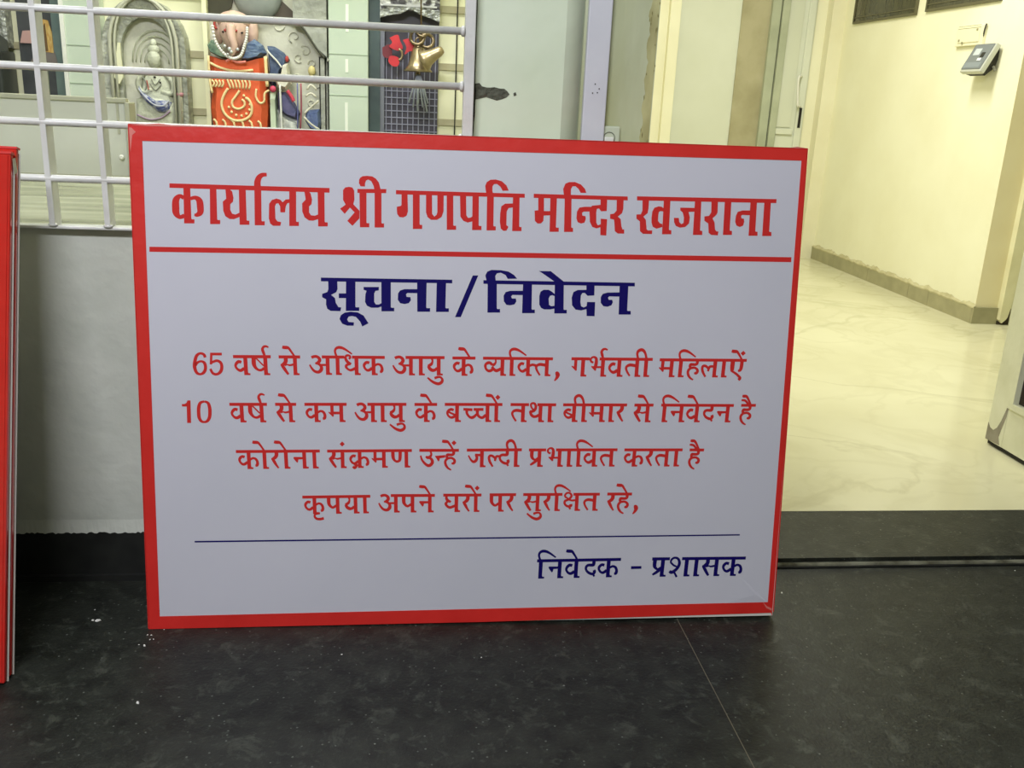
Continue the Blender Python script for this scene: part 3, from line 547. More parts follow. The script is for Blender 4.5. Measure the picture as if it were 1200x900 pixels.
# back wall of the corridor with two doors
box('wall_back_corridor', 0.41, 1.635, 6.12, 6.3, 0, 2.9, paint_cream, kind='structure')
wb = box('wall_back_corridor', 2.105, 2.29, 6.12, 6.3, 0, 2.9, olive, kind='structure')
box('wall_back_corridor', 1.635, 2.9, 6.34, 6.4, 0, 2.9, paint_cream, kind='structure')
d1 = thing('door_1', '', ''); del d1['label']; del d1['category']; d1['kind'] = 'structure'
cream_door = mat('cream_door_paint', (216, 220, 204), 0.45, var=(208, 212, 194), scale=3)
box('door_frame', 1.635, 1.703, 6.08, 6.3, 0.02, 2.2, paint_cream, d1, bev=.004)
box('door_leaf', 1.703, 2.105, 6.13, 6.17, 0.03, 2.2, cream_door, d1)
d2 = thing('door_2', '', ''); del d2['label']; del d2['category']; d2['kind'] = 'structure'
box('door_frame', 2.29, 2.348, 6.09, 6.3, 0.02, 2.2, grey_frame, d2, bev=.003)
box('door_frame', 2.354, 2.40, 6.075, 6.3, 0.02, 2.2, grey_frame, d2, bev=.003)
box('frame_gap', 2.347, 2.355, 6.11, 6.3, 0.02, 2.2, dark_gap, d2)
lf = box('door_leaf', 2.40, 2.585, 6.1, 6.14, 0.03, 2.2, cream_door, d2)
box('door_panel', 2.405, 2.5, 6.092, 6.101, 0.86, 2.1, mat('pale_panel', (206, 210, 192), 0.4), lf, bev=.002)
box('mid_rail', 2.402, 2.515, 6.084, 6.1, 0.815, 0.85, cream_door, lf, bev=.003)
box('closing_stile', 2.53, 2.575, 6.086, 6.1, 0.03, 2.15, cream_door, lf, bev=.003)
tube('door_handle', smooth_line([(2.535, 6.09, 1.175), (2.505, 6.05, 1.176), (2.497, 6.045, 1.15), (2.51, 6.045, 1.02), (2.518, 6.05, 0.995), (2.55, 6.09, 0.993)], 4), 0.007, white_metal, lf)
box('latch_slot', 2.545, 2.562, 6.082, 6.087, 0.86, 0.985, dark_gap, lf)
box('wall_back_corridor', 2.585, 2.75, 6.12, 6.3, 0, 2.9, paint_cream, kind='structure')

box('corner_shade_pier', 2.662, 2.75, 6.04, 6.12, 0, 2.9, mat('shaded_cream_paint', (232, 228, 198), .55, var=(226, 221, 188), scale=4), wr)  # added pier; the soft corner shade is put into its darker cream

# door frame where the corridor turns
t2 = thing('trim_2', '', ''); del t2['label']; del t2['category']; t2['kind'] = 'structure'
trim_paint = mat('trim_paint', (232, 228, 190), 0.4, var=(220, 214, 172), scale=8)
prism('frame_post', [(2.866, 0.046), (2.88, 0.03), (2.9, 0.05), (2.905, 0.06), (2.915, 0.12), (2.915, 2.3), (2.866, 2.3)], 4.13, 4.166, trim_paint, t2)
box('frame_stop', 2.915, 2.932, 4.142, 4.166, 0.16, 2.3, trim_paint, t2)
prism('broken_foot', [(2.866, 0.02), (2.925, 0.02), (2.925, 0.1), (2.912, 0.1), (2.9, 0.058), (2.885, 0.05)], 4.145, 4.166, mat('rotten_wood', (70, 60, 38), 0.95, var=(40, 34, 22), scale=60, bump=.8), t2)

# aluminium-framed door leaf standing open into the corridor, hinged at x=1.8
d3 = thing('door_3', '', '', (1.783, 0, 0)); del d3['label']; del d3['category']; d3['kind'] = 'structure'
leafm = mat('door_enamel', (226, 226, 200), 0.4, var=(214, 214, 184), scale=10, bump=.08, bscale=60)
X0, X1 = 0.0, 0.038
def side_prism(name, pts, x0, x1, m, parent):     # outline in y-z
    bm = bmesh.new()
    A = [bm.verts.new((x0, y, z)) for y, z in pts]; Bv = [bm.verts.new((x1, y, z)) for y, z in pts]
    bm.faces.new(A); bm.faces.new(Bv[::-1]); n = len(pts)
    for i in range(n): bm.faces.new((A[i], Bv[i], Bv[(i + 1) % n], A[(i + 1) % n]))
    return from_bm(name, bm, m, parent)
side_prism('stile', [(2.446, 0.035), (2.524, 0.035), (2.524, 2.1), (2.446, 2.1)], X0, X1, leafm, d3)
side_prism('stile', [(1.80, 0.035), (1.88, 0.035), (1.88, 2.1), (1.80, 2.1)], X0, X1, leafm, d3)
side_prism('bottom_rail', [(1.88, 0.035), (2.446, 0.035), (2.446, 0.16), (1.88, 0.16)], X0 + .001, X1, leafm, d3)
side_prism('top_rail', [(1.88, 2.0), (2.446, 2.0), (2.446, 2.1), (1.88, 2.1)], X0 + .001, X1, leafm, d3)
side_prism('bead', [(2.424, 0.176), (2.446, 0.16), (2.446, 2.0), (2.424, 2.0)], X0 - .006, X1, leafm, d3)
side_prism('bead', [(1.88, 0.16), (2.446, 0.16), (2.424, 0.178), (1.88, 0.178)], X0 - .008, X1, leafm, d3)
side_prism('pane', [(1.88, 0.176), (2.424, 0.176), (2.424, 2.0), (1.88, 2.0)], X0 + .012, X0 + .02, mat('brown_glass', (44, 32, 20), 0.12), d3)
side_prism('gap_shade_strip', [(1.80, 0.024), (2.515, 0.024), (2.515, 0.035), (1.80, 0.035)], X0 + .003, X1 - .003, dark_gap, d3)  # added dark strip standing in for the shadow under the leaf
side_prism('scraped_corner', [(2.5245, 0.0345), (2.5245, 0.088), (2.512, 0.075), (2.495, 0.072), (2.48, 0.085), (2.468, 0.11), (2.455, 0.15), (2.45, 0.19), (2.446, 0.19), (2.448, 0.13), (2.46, 0.085), (2.465, 0.06), (2.455, 0.038)], X0 - .0006, X0 + .001, mat('scraped_metal', (150, 144, 128), 0.55, var=(128, 122, 106), scale=30), d3)

# ---------------------------------------------------------------- shrine room behind the window
YB = 3.2
def bx(u): return -1.2435 + 0.0025 * u + 2.7e-7 * u * u      # back-wall drawing grid -> metres, at y=3.2
def bz(u, v): return 1.2174 + (u - 235) * 0.000127 - 0.002573 * v
cream_wall = mat('cream_shrine_paint', (232, 230, 196), 0.5, var=(222, 220, 182), scale=6)
shr = box('wall_shrine', -2.6, 0.32, YB, YB + .1, 0, 2.9, cream_wall, kind='structure')
box('wall_shrine', 0.22, 0.326, 1.96, YB, 0, 2.9, cream_wall, kind='structure')
box('floor_shrine', -2.6, 0.326, 1.96, YB, -0.05, 0.0, marble, kind='structure')
band = mat('brown_band_tile', (176, 170, 138), 0.5, var=(160, 152, 118), scale=20)
for v in (-5, 62, 129, 196):
    box('tile_band', -2.6, 0.22, YB - .006, YB, bz(300, v + 5 + 4), bz(300, v - 3 + 4), band, shr)
# counter slab inside the window
ctm = mat('counter_marble', (186, 188, 160), 0.22, var=(122, 124, 92), scale=4, stretch=(0.8, 4, 1), lo=.35, hi=.7)
ct = box('stone_counter', -1.6, 0.125, 1.80, 2.67, 0.682, 0.712, ctm)
tag(ct, 'pale streaked stone counter slab behind the white window grille', 'counter')
box('counter_edge', -1.6, 0.125, 1.786, 1.8, 0.684, 0.7135, white_metal, ct, bev=.003)
wb_ = thing('masonry_plinth', 'plain masonry plinth under the stone counter slab', 'plinth', (-0.7, 2.3, 0))
box('plinth_body', -0.85, 0.8, -0.33, 0.35, 0, 0.682, paint_low, wb_)
# long white metal box on the counter
mb = thing('metal_box', 'low white metal box with grey rim on the counter behind the grille', 'box', (-1.0, 2.67, 0.712))
boxm = mat('box_enamel', (206, 208, 198), 0.35, var=(198, 200, 188), scale=6)
box('box_body', -0.5, 0.278, -0.02, 0.03, 0, 0.205, boxm, mb, bev=.004)
rim = mat('rim_grey', (170, 170, 150), 0.5)
box('rim', -0.5, 0.283, -0.026, 0.0, 0.198, 0.21, rim, mb, bev=.002)
box('corner_post', 0.278, 0.29, -0.026, 0.035, 0, 0.2, rim, mb, bev=.002)
box('corner_post', 0.256, 0.262, -0.023, -0.018, 0.12, 0.196, rim, mb)
lathe('latch', [(0.006, 0), (0.007, .006), (0.004, .01)], (0.262, -0.021, 0.06), white_metal, mb, seg=10, axis=(0, -1, 0))
box('foot_strip', -0.5, 0.278, -0.028, -0.01, 0, 0.012, rim, mb)

silver = mat('chased_silver', (176, 178, 172), 0.42, 0.55, var=(112, 114, 112), scale=55, bump=0.9, bscale=70)
silver_dk = mat('dark_chased_silver', (186, 186, 184), 0.4, 0.3, var=(78, 76, 80), scale=46, bump=1.0, bscale=70, lo=.44, hi=.56)
mmarb = mat('white_statue_marble', (218, 214, 196), 0.4, var=(196, 192, 172), scale=9, bump=.3, bscale=30)
niche_in = mat('niche_stone', (214, 212, 194), 0.5, var=(190, 190, 170), scale=7, bump=.4, bscale=25)
glass_g = mat('green_column_paint', (204, 214, 198), 0.2, var=(188, 202, 182), scale=3)

# 1 silver shrine panel with a framed picture, far left
p = thing('shrine_cabinet', 'chased silver panel over a dark chest at the left end of the shrine', 'panel', (bx(4), YB, bz(0, 110)))
box('panel_sheet', -0.16, 0.05, -0.05, 0, 0.14, 0.6, silver, p)
box('chest', -0.16, 0.05, -0.12, 0, -0.2, 0.13, mat('dark_chest', (38, 42, 42), 0.35, var=(58, 62, 58), scale=9), p, bev=.006)
prism('drape', [(-0.16, 0.13), (0.05, 0.13), (0.05, 0.16), (0.0, 0.2), (-0.06, 0.24), (-0.16, 0.23)], -0.055, -0.05, mat('dark_cloth', (64, 66, 58), 0.8), p)
p = thing('framed_picture', 'dark framed picture of a draped golden figure, hanging left of the green column', 'picture', (bx(46) + .024, YB - .01, bz(46, 40)))
pd = mat('picture_dark', (72, 74, 76), 0.3, var=(52, 54, 58), scale=12)
box('picture_board', -0.055, 0.098, -0.02, 0.0, -0.19, 0.13, pd, p)
box('teal_strip', 0.045, 0.098, -0.024, -0.02, -0.19, 0.12, mat('picture_teal', (104, 122, 116), 0.4, var=(88, 106, 104), scale=14), p)
prism('gold_cloth', [(-0.005, -0.05), (0.0, 0.0), (0.0, 0.035), (0.015, 0.042), (0.035, 0.038), (0.045, 0.0), (0.045, -0.055)], -0.027, -0.02, mat('picture_gold', (176, 132, 62), 0.6, var=(200, 176, 110), scale=60, stretch=(4, 1, 1)), p)
prism('dark_fold', [(0.015, -0.05), (0.02, 0.02), (0.028, 0.03), (0.03, -0.05)], -0.0285, -0.027, mat('picture_brown', (96, 70, 34), 0.6), p)
prism('rose_patch', [(-0.05, -0.03), (-0.04, 0.005), (-0.005, 0.008), (-0.008, -0.03)], -0.0255, -0.02, mat('picture_rose', (176, 140, 134), 0.6), p)
prism('grey_base', [(-0.03, -0.09), (-0.005, -0.052), (0.048, -0.052), (0.055, -0.09)], -0.0262, -0.02, mat('picture_grey', (112, 104, 98), 0.6), p)
box('olive_block', -0.01, 0.022, -0.025, -0.02, -0.19, -0.1, mat('picture_olive', (132, 138, 116), 0.6), p)

# 2 green columns
def column(u0, u1, label, zlab):
    w = (bx(u1) - bx(u0)) / 2
    c = thing('green_column', label, 'column', (bx((u0 + u1) / 2), YB - 0.03, 0.0))
    box('shaft', -w, w, -0.03, 0.03, 0.0, 2.2, glass_g, c, bev=.004)
    return c, w
c, w = column(87, 131, 'pale green column between the framed picture and the arched niche', 0)
for k in range(4): box('groove', -w * .9, w * .9, -0.0315, -0.03, 0.84 + k * .11, 0.8425 + k * .11, mat('groove_line', (160, 176, 152), .5), c)
box('edge_bead', -w, -w + .012, -0.036, -0.03, 0.0, 2.2, white_metal, c)
c, w = column(388, 433, 'pale green column between the two statues niche and the mesh door', 0)
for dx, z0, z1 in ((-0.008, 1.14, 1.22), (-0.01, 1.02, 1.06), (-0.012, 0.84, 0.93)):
    box('highlight_streak', dx, dx + .009, -0.0312, -0.03, z0, z1, mat('white_streak', (236, 240, 226), .3), c)  # highlights on the column painted as pale strips
for zz in (1.073, 0.95): box('groove', -w, w, -0.0314, -0.03, zz, zz + .002, mat('groove_line', (160, 176, 152), .5), c)
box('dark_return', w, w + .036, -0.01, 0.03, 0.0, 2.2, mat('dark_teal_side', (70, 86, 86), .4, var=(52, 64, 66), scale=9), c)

# 3 arched niche with a carved figure
def arch(cx, hw, z0, zs, n=10, peak=0.0):
    pts = [(cx - hw, z0), (cx - hw, zs)]
    for i in range(1, n):
        a = PI - PI * i / n; pts.append((cx + hw * math.cos(a), zs + (hw + peak) * math.sin(a)))
    return pts + [(cx + hw, zs), (cx + hw, z0)]
nx = bx(180); nz = bz(180, 150)
ni = thing('arched_niche', 'arched stone niche with a pale carved figure, left of the orange robed idol', 'niche', (nx, YB, nz))
bm = bmesh.new()
out = arch(0.0, 0.122, -0.1, 0.24, 12, .02); inn = arch(0.004, 0.078, -0.1, 0.22, 12, .03)
A = [bm.verts.new((x, -0.07, z)) for x, z in out]; Bv = [bm.verts.new((x, -0.05, z)) for x, z in inn]; Cv = [bm.verts.new((x, 0, z)) for x, z in inn]; Dv = [bm.verts.new((x, 0, z)) for x, z in out]
for i in range(len(out) - 1):
    bm.faces.new((A[i], A[i + 1], Bv[i + 1], Bv[i])); bm.faces.new((Bv[i], Bv[i + 1], Cv[i + 1], Cv[i])); bm.faces.new((Dv[i], Dv[i + 1], A[i + 1], A[i]))
from_bm('arch_frame', bm, mat('grey_carved_stone', (184, 186, 170), .5, .0, var=(136, 138, 126), scale=30, bump=.8, bscale=50), ni)
prism('niche_back', inn, -0.02, 0.0, niche_in, ni)
for s, r_ in ((0.098, .006), (0.084, .004)):
    tube('arch_moulding', [(x * (s / .122), -0.074, z) for x, z in arch(0, .122, -0.1, .24, 14, .02)], r_, mat('moulding_stone', (186, 186, 166), .5), ni, seg=8)
prism('cream_inlay', [(-0.092, 0.15), (-0.075, 0.25), (-0.068, 0.25), (-0.066, 0.15), (-0.078, 0.13)], -0.0745, -0.066, cream_wall, ni)
# carved figure inside: halo lines, body, blue drape, staff
fg = thing('carved_figure', 'pale carved figure with a small blue drape', '', (nx + .018, YB - .05, nz + .045))
del fg['category']; fg.parent = ni; fg.matrix_parent_inverse = Matrix.Translation(-ni.location)
def F3(u, v): return (bx(u) - fg.location.x, bz(185, v) - fg.location.z)
relief = mat('relief_marble', (204, 206, 184), .5, var=(180, 182, 160), scale=30, bump=.5, bscale=60)
def slab3(name, uv, m, y0, y1, k=.72, parent=None):
    bm = bmesh.new(); pts = [F3(*p_) for p_ in uv]
    cx_ = sum(p_[0] for p_ in pts) / len(pts); cz_ = sum(p_[1] for p_ in pts) / len(pts)
    A = [bm.verts.new((x, y0 + (y1 - y0) * .45, z)) for x, z in pts]; Bv = [bm.verts.new((x, y1, z)) for x, z in pts]
    Mv = [bm.verts.new((cx_ + (x - cx_) * k, y0, cz_ + (z - cz_) * k)) for x, z in pts]; n = len(pts)
    for i in range(n):
        j = (i + 1) % n; bm.faces.new((A[i], A[j], Bv[j], Bv[i])); bm.faces.new((Mv[i], Mv[j], A[j], A[i]))
    for t in tessellate_polygon([[Vector((x, z, 0)) for x, z in pts]]):
        bm.faces.new([Mv[i] for i in t]); bm.faces.new([Bv[i] for i in reversed(t)])
    return from_bm(name, bm, m, parent or fg, smooth=True)
slab3('body', [(178, 82), (190, 78), (204, 82), (209, 96), (210, 120), (208, 160), (166, 160), (168, 128), (172, 104), (174, 90)], relief, -0.016, 0.02)
slab3('lap', [(166, 116), (180, 110), (200, 112), (212, 120), (212, 160), (164, 160)], relief, -0.022, 0.02)
bm = bmesh.new(); x, z = F3(189, 70); add_ball(bm, (x, -0.004, z), .021, .016, .026, 14, 10); x, z = F3(189, 59); add_ball(bm, (x, 0.002, z), .019, .014, .016, 12, 8); x, z = F3(189, 52); add_ball(bm, (x, 0.002, z), .01, .01, .014, 10, 8)
from_bm('head', bm, relief, fg, smooth=True)
def t3(name, uv, r_, m, y=-0.02, sub=4):
    return tube(name, smooth_line([(F3(u, v)[0], y, F3(u, v)[1]) for u, v in uv], sub), r_, m, fg, seg=7)
t3('arm', [(178, 86), (170, 96), (174, 108), (186, 104)], .008, relief, -.012); t3('arm', [(202, 86), (210, 96), (208, 108), (196, 106)], .008, relief, -.012)
for k, (rx_, rz_) in enumerate(((14, 17), (19, 24), (24, 31), (28, 38))):
    t3('halo_line', [(190 + rx_ * math.cos(a / 10 * PI), 74 - rz_ * math.sin(a / 10 * PI)) for a in range(11)], .0016, mat('halo_stone', (178, 182, 156), .6), .02, 1)
bluec = mat('blue_drape', (84, 94, 146), 0.75, var=(176, 178, 190), scale=70, bump=.8, lo=.45, hi=.6)
slab3('blue_drape', [(171, 100), (175, 108), (183, 113), (190, 117), (199, 116), (207, 118), (206, 126), (200, 131), (192, 130), (186, 124), (178, 118), (172, 110)], bluec, -0.034, 0.0, .85)
t3('drape_fold', [(172, 104), (180, 114), (190, 122), (200, 122), (206, 116)], .0025, mat('pale_fold', (190, 192, 200), .7), -.033)
t3('grey_hem', [(168, 134), (182, 139), (196, 136), (206, 128)], .003, mat('grey_blue_hem', (160, 140, 156), .7), -.026)
for uv in ([(176, 90), (180, 98), (178, 106)], [(186, 92), (190, 99), (196, 92)], [(184, 97), (190, 105), (197, 98)], [(170, 142), (180, 147), (190, 152)], [(198, 134), (202, 142), (200, 152)]):
    t3('carved_fold', uv, .0018, mat('fold_shadow', (140, 142, 126), .7), -.018, 3)
t3('red_thread', [(181, 94), (182, 100), (182.5, 105)], .0018, mat('thread_red', (176, 90, 84), .7), -.022)
t3('staff', [(218, 84), (218, 110), (217, 160)], .0075, relief, -.02, 2)
x, z = F3(218, 111); lathe('staff_band', [(0.009, 0), (0.0105, .006), (0.009, .012)], (x, -0.02, z), mat('rose_band', (180, 130, 136), .6), fg, seg=10)
x, z = F3(190, 90); bm = bmesh.new(); add_ball(bm, (x, -0.018, z), .004, .003, .003, 8, 6); x, z = F3(196, 96); add_ball(bm, (x, -0.018, z), .003, .003, .003, 8, 6); from_bm('dark_bead', bm, dark_gap, fg)

# narrow cream post between niches
po = box('cream_post', bx(246), bx(251), YB - .05, YB, 0.5, 2.0, mat('cream_post_paint', (238, 238, 196), .4))
tag(po, 'narrow cream post between the arched niche and the orange robed idol', 'post')

# 4 wide niche of carved marble behind the two idols
nw = thing('carved_niche', 'wide pale marble niche with a pointed grey hood behind the two dressed idols', 'niche', (bx(315), YB, nz))
wl_, wr_ = bx(251) - bx(315), bx(386) - bx(315)
box('niche_back', wl_, wr_, -0.012, 0, -0.1, 0.46, niche_in, nw)
gs = mat('grey_hood_stone', (166, 168, 156), .5, var=(142, 144, 134), scale=20, bump=.5)
prism('hood_side', [(0.09, 0.46), (0.09, 0.33), (0.115, 0.325), (0.165, 0.26), (0.2, 0.23), (wr_, 0.225), (wr_, 0.46)], -0.06, -0.012, gs, nw)
tube('hood_edge', smooth_line([(0.075, -0.062, 0.345), (0.115, -0.062, 0.325), (0.16, -0.062, 0.262), (0.185, -0.062, 0.235)], 4), 0.0035, mat('dark_edge', (70, 70, 58), .7), nw, seg=6)
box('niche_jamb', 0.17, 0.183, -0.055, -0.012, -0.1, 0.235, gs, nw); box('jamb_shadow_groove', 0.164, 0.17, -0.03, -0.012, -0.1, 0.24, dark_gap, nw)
box('niche_jamb', 0.188, wr_, -0.045, -0.012, -0.1, 0.235, gs, nw)
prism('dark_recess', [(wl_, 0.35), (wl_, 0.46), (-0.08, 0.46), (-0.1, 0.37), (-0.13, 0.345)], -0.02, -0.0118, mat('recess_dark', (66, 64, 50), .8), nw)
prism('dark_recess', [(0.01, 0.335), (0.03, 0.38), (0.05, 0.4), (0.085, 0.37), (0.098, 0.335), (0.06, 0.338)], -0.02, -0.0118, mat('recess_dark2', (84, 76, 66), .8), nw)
bm = bmesh.new(); add_ball(bm, (-0.02, -0.02, 0.41), 0.075, 0.03, 0.075); from_bm('grey_cusp', bm, mat('cusp_grey', (158, 164, 160), .5, var=(140, 146, 142), scale=14), nw, smooth=True)

# the orange robed idol (elephant-headed)
orange = mat('orange_robe', (226, 100, 54), 0.65, var=(212, 84, 42), scale=14, bump=.25, bscale=40)
creamthr = mat('cream_embroidery', (238, 214, 158), 0.7)
ix = bx(288)
idl = thing('idol', 'elephant-headed marble idol in an orange embroidered robe with blue shawl', 'idol', (ix, YB - .07, nz))
L = lambda u, v: (bx(u) - ix, bz(288, v) - nz)
bm = bmesh.new()
ol = [L(255, 68), L(262, 70), L(290, 74), L(317, 67), L(318, 90), L(317, 104), L(319, 124), L(317, 154), L(316, 190), L(256, 190), L(257, 154), L(254, 128), L(257, 110), L(255, 95)]
A = [bm.verts.new((x, -0.02, z)) for x, z in ol]; Bv = [bm.verts.new((x, 0.045, z)) for x, z in ol]
Mv = [bm.verts.new((x * .8, -0.042, z if i > 4 else z - .004)) for i, (x, z) in enumerate(ol)]
n_ = len(ol)
for i in range(n_):
    j = (i + 1) % n_; bm.faces.new((A[i], A[j], Bv[j], Bv[i])); bm.faces.new((Mv[i], Mv[j], A[j], A[i]))
bm.faces.new(Mv); bm.faces.new(Bv[::-1])
from_bm('robe', bm, orange, idl)
def ltube(name, uv, r, m, y=-0.044, sub=4, closed=False, parent=idl):
    pts = smooth_line([(L(u, v)[0], y, L(u, v)[1]) for u, v in uv], sub)
    return tube(name, pts, r * 1.3, m, parent, seg=7, closed=closed)
# curled trunk motif on the robe
ltube('trunk_outline', [(276, 104), (271, 112), (268, 122), (271, 133), (280, 140), (291, 140), (300, 134), (302, 124), (299, 116), (295, 114)], 0.0032, creamthr)
ltube('trunk_outline', [(289, 106), (284, 113), (280, 119), (281, 125), (287, 127), (293, 124), (294, 119), (291, 116)], 0.0028, creamthr)
for a in range(9):
    bm = bmesh.new(); x, z = L(288 + 12.2 * math.cos(2.9 - a * .5), 122.5 + 12.4 * math.sin(2.9 - a * .5)); add_ball(bm, (x, -0.045, z), .0042, .003, .0042, 8, 6); from_bm('bead', bm, creamthr, idl)
ltube('sash_embroidery', [(257, 76), (268, 81), (285, 84), (305, 82)], 0.003, creamthr, sub=3)
for k in range(7):
    ltube('leaf_embroidery', [(275 + k * 4, 92 + (k % 2) * 2), (277 + k * 4, 98), (279 + k * 3.4, 104)], 0.0024, creamthr, sub=2)
for k in range(4): ltube('leaf_embroidery', [(258 + k * 4, 95), (261 + k * 3.4, 99), (258 + k * 3.6, 103)], 0.0024, creamthr, sub=2)
ltube('hand_embroidery', [(308, 103), (307, 112), (311, 119), (316, 117), (317, 108), (322, 104)], 0.0026, creamthr)
ltube('side_trim', [(319, 66), (319.5, 84), (320, 100)], 0.004, creamthr, sub=3)
ltube('side_trim', [(255.5, 68), (256, 96), (258, 110)], 0.003, creamthr, sub=3)
for k in range(6): ltube('fringe_embroidery', [(258 + k * 10, 140), (261 + k * 10, 143), (262 + k * 10, 151)], 0.0026, creamthr, sub=3)
# shoulders, shawls, head
green_sh = mat('green_scarf', (74, 104, 88), .75, var=(140, 160, 136), scale=70, bump=.5)
blue_sh = mat('blue_shawl', (74, 96, 136), .75, var=(120, 138, 160), scale=50, bump=.6, stretch=(1, 1, 3))
def slab(name, uv, m, y0, y1, parent=idl):
    bm = bmesh.new(); pts = [L(*p_) for p_ in uv]
    cx_ = sum(p_[0] for p_ in pts) / len(pts); cz_ = sum(p_[1] for p_ in pts) / len(pts)
    A = [bm.verts.new((x, y0 + (y1 - y0) * .45, z)) for x, z in pts]; Bv = [bm.verts.new((x, y1, z)) for x, z in pts]
    Mv = [bm.verts.new((cx_ + (x - cx_) * .72, y0, cz_ + (z - cz_) * .72)) for x, z in pts]; n = len(pts)
    for i in range(n):
        j = (i + 1) % n; bm.faces.new((A[i], A[j], Bv[j], Bv[i])); bm.faces.new((Mv[i], Mv[j], A[j], A[i]))
    bm.faces.new(Mv); bm.faces.new(Bv[::-1])
    return from_bm(name, bm, m, parent)
slab('green_scarf', [(253, 56), (258, 50), (264, 54), (272, 66), (280, 72), (268, 70), (256, 64)], green_sh, -0.05, 0.02)
slab('blue_shawl', [(294, 66), (298, 52), (306, 47), (314, 53), (318, 62), (312, 68), (298, 72), (290, 72)], blue_sh, -0.052, 0.02)
pink = mat('pink_tinged_marble', (214, 184, 166), .45, var=(196, 160, 144), scale=12, bump=.2)
bm = bmesh.new(); x, z = L(283, 40); add_ball(bm, (x, -0.012, z), 0.044, 0.038, 0.062, fn=lambda v: Vector((v.x * (1 - .25 * max(0, -v.z)), v.y, v.z)))
x, z = L(283, 28); add_ball(bm, (x, -0.008, z), 0.05, 0.034, 0.03)
x, z = L(266, 38); add_ball(bm, (x, 0.004, z), 0.016, 0.016, 0.042); x, z = L(303, 38); add_ball(bm, (x, 0.004, z), 0.018, 0.016, 0.045)
from_bm('head', bm, pink, idl, smooth=True)
bm = bmesh.new(); pts = smooth_line([(L(282, 34)[0], -0.045, L(282, 34)[1]), (L(283, 46)[0], -0.056, L(283, 46)[1]), (L(286, 58)[0], -0.06, L(286, 58)[1]), (L(282, 66)[0], -0.058, L(282, 66)[1])], 4)
add_tube(bm, pts, [0.016 - .0007 * i for i in range(len(pts))], 10); from_bm('trunk', bm, pink, idl)
red = mat('vermilion_mark', (170, 62, 54), .6)
ltube('brow_mark', [(275, 40), (279, 37), (282, 33), (285, 37), (289, 40)], 0.0028, red, y=-0.052, sub=3)
ltube('cheek_mark', [(263, 28), (262, 33), (264, 38)], 0.003, red, y=-0.018, sub=3)
bm = bmesh.new(); x, z = L(294, 41); add_ball(bm, (x, -0.042, z), .004, .003, .003, 8, 6); from_bm('eye', bm, dark_gap, idl)
bm = bmesh.new(); x, z = L(273, 41); add_ball(bm, (x, -0.042, z), .004, .003, .003, 8, 6); from_bm('eye', bm, dark_gap, idl)
bm = bmesh.new()
gp = smooth_line([(263, 36), (265, 50), (270, 60), (278, 68), (286, 70), (293, 66), (297, 56), (300, 46), (301, 36)], 4)
for u, v in gp:
    x, z = L(u, v); add_ball(bm, (x, -0.063, z), .0048, .0045, .0048, 7, 5)
from_bm('bead_garland', bm, mat('white_beads', (232, 230, 222), .4), idl, smooth=True)
bm = bmesh.new()
for u, v, r_ in ((281, 60, .006), (283, 63, .005), (276, 57, .005), (290, 60, .005), (279, 66, .004)):
    x, z = L(u, v); add_ball(bm, (x, -0.07, z), r_, .003, r_, 8, 6)
from_bm('ornament', bm, mat('silver_ornament', (196, 200, 196), .35, .4), idl)
ltube('collar_trim', [(276, 74), (281, 71), (287, 74), (293, 74), (298, 73)], 0.003, mat('pink_trim', (226, 130, 116), .6), y=-0.058, sub=3)

# second idol, in blue and white dress
jx = bx(340)
def L2(u, v): return (bx(u) - jx, bz(340, v) - nz)
id2 = thing('idol', 'marble idol in dark blue dress with white scarf right of the orange robe', 'idol', (jx, YB - .06, nz))
bmb = mat('dark_blue_cloth', (58, 74, 104), .75, var=(92, 106, 130), scale=60, bump=.5)
def slab2(name, uv, m, y0, y1):
    bm = bmesh.new(); pts = [L2(*p_) for p_ in uv]
    cx_ = sum(p_[0] for p_ in pts) / len(pts); cz_ = sum(p_[1] for p_ in pts) / len(pts)
    A = [bm.verts.new((x, y0 + (y1 - y0) * .45, z)) for x, z in pts]; Bv = [bm.verts.new((x, y1, z)) for x, z in pts]
    Mv = [bm.verts.new((cx_ + (x - cx_) * .75, y0, cz_ + (z - cz_) * .75)) for x, z in pts]; n = len(pts)
    for i in range(n):
        j = (i + 1) % n; bm.faces.new((A[i], A[j], Bv[j], Bv[i])); bm.faces.new((Mv[i], Mv[j], A[j], A[i]))
    bm.faces.new(Mv); bm.faces.new(Bv[::-1]); return from_bm(name, bm, m, id2)
slab2('blue_cape', [(319, 56), (326, 56), (336, 62), (343, 70), (341, 78), (334, 84), (330, 96), (324, 104), (320, 98), (321, 84), (320, 66)], bmb, -0.03, 0.03)
ltw = mat('white_cord', (220, 222, 214), .6)
def lt2(name, uv, r, m, y=-0.034, sub=4):
    return tube(name, smooth_line([(L2(u, v)[0], y, L2(u, v)[1]) for u, v in uv], sub), r, m, id2, seg=7)
lt2('scarf_edge', [(320, 61), (324, 66), (331, 73), (336, 80)], 0.0028, ltw)
bm = bmesh.new(); x, z = L2(342, 70); add_ball(bm, (x, -0.03, z), .006, .006, .01, 8, 6); from_bm('red_tassel', bm, red, id2)
slab2('marble_arm', [(337, 76), (343, 74), (344, 84), (346, 98), (340, 106), (330, 102), (328, 95), (334, 90)], mmarb, -0.045, 0.0)
bm = bmesh.new(); x, z = L2(326, 105); add_ball(bm, (x, -0.045, z), .01, .008, .01, 10, 8); from_bm('rose', bm, mat('rose_pink', (196, 70, 96), .6), id2)
lt2('rose_band', [(342, 106), (346, 112), (349, 118)], 0.006, mat('rose_pink2', (196, 66, 84), .6), y=-0.04)
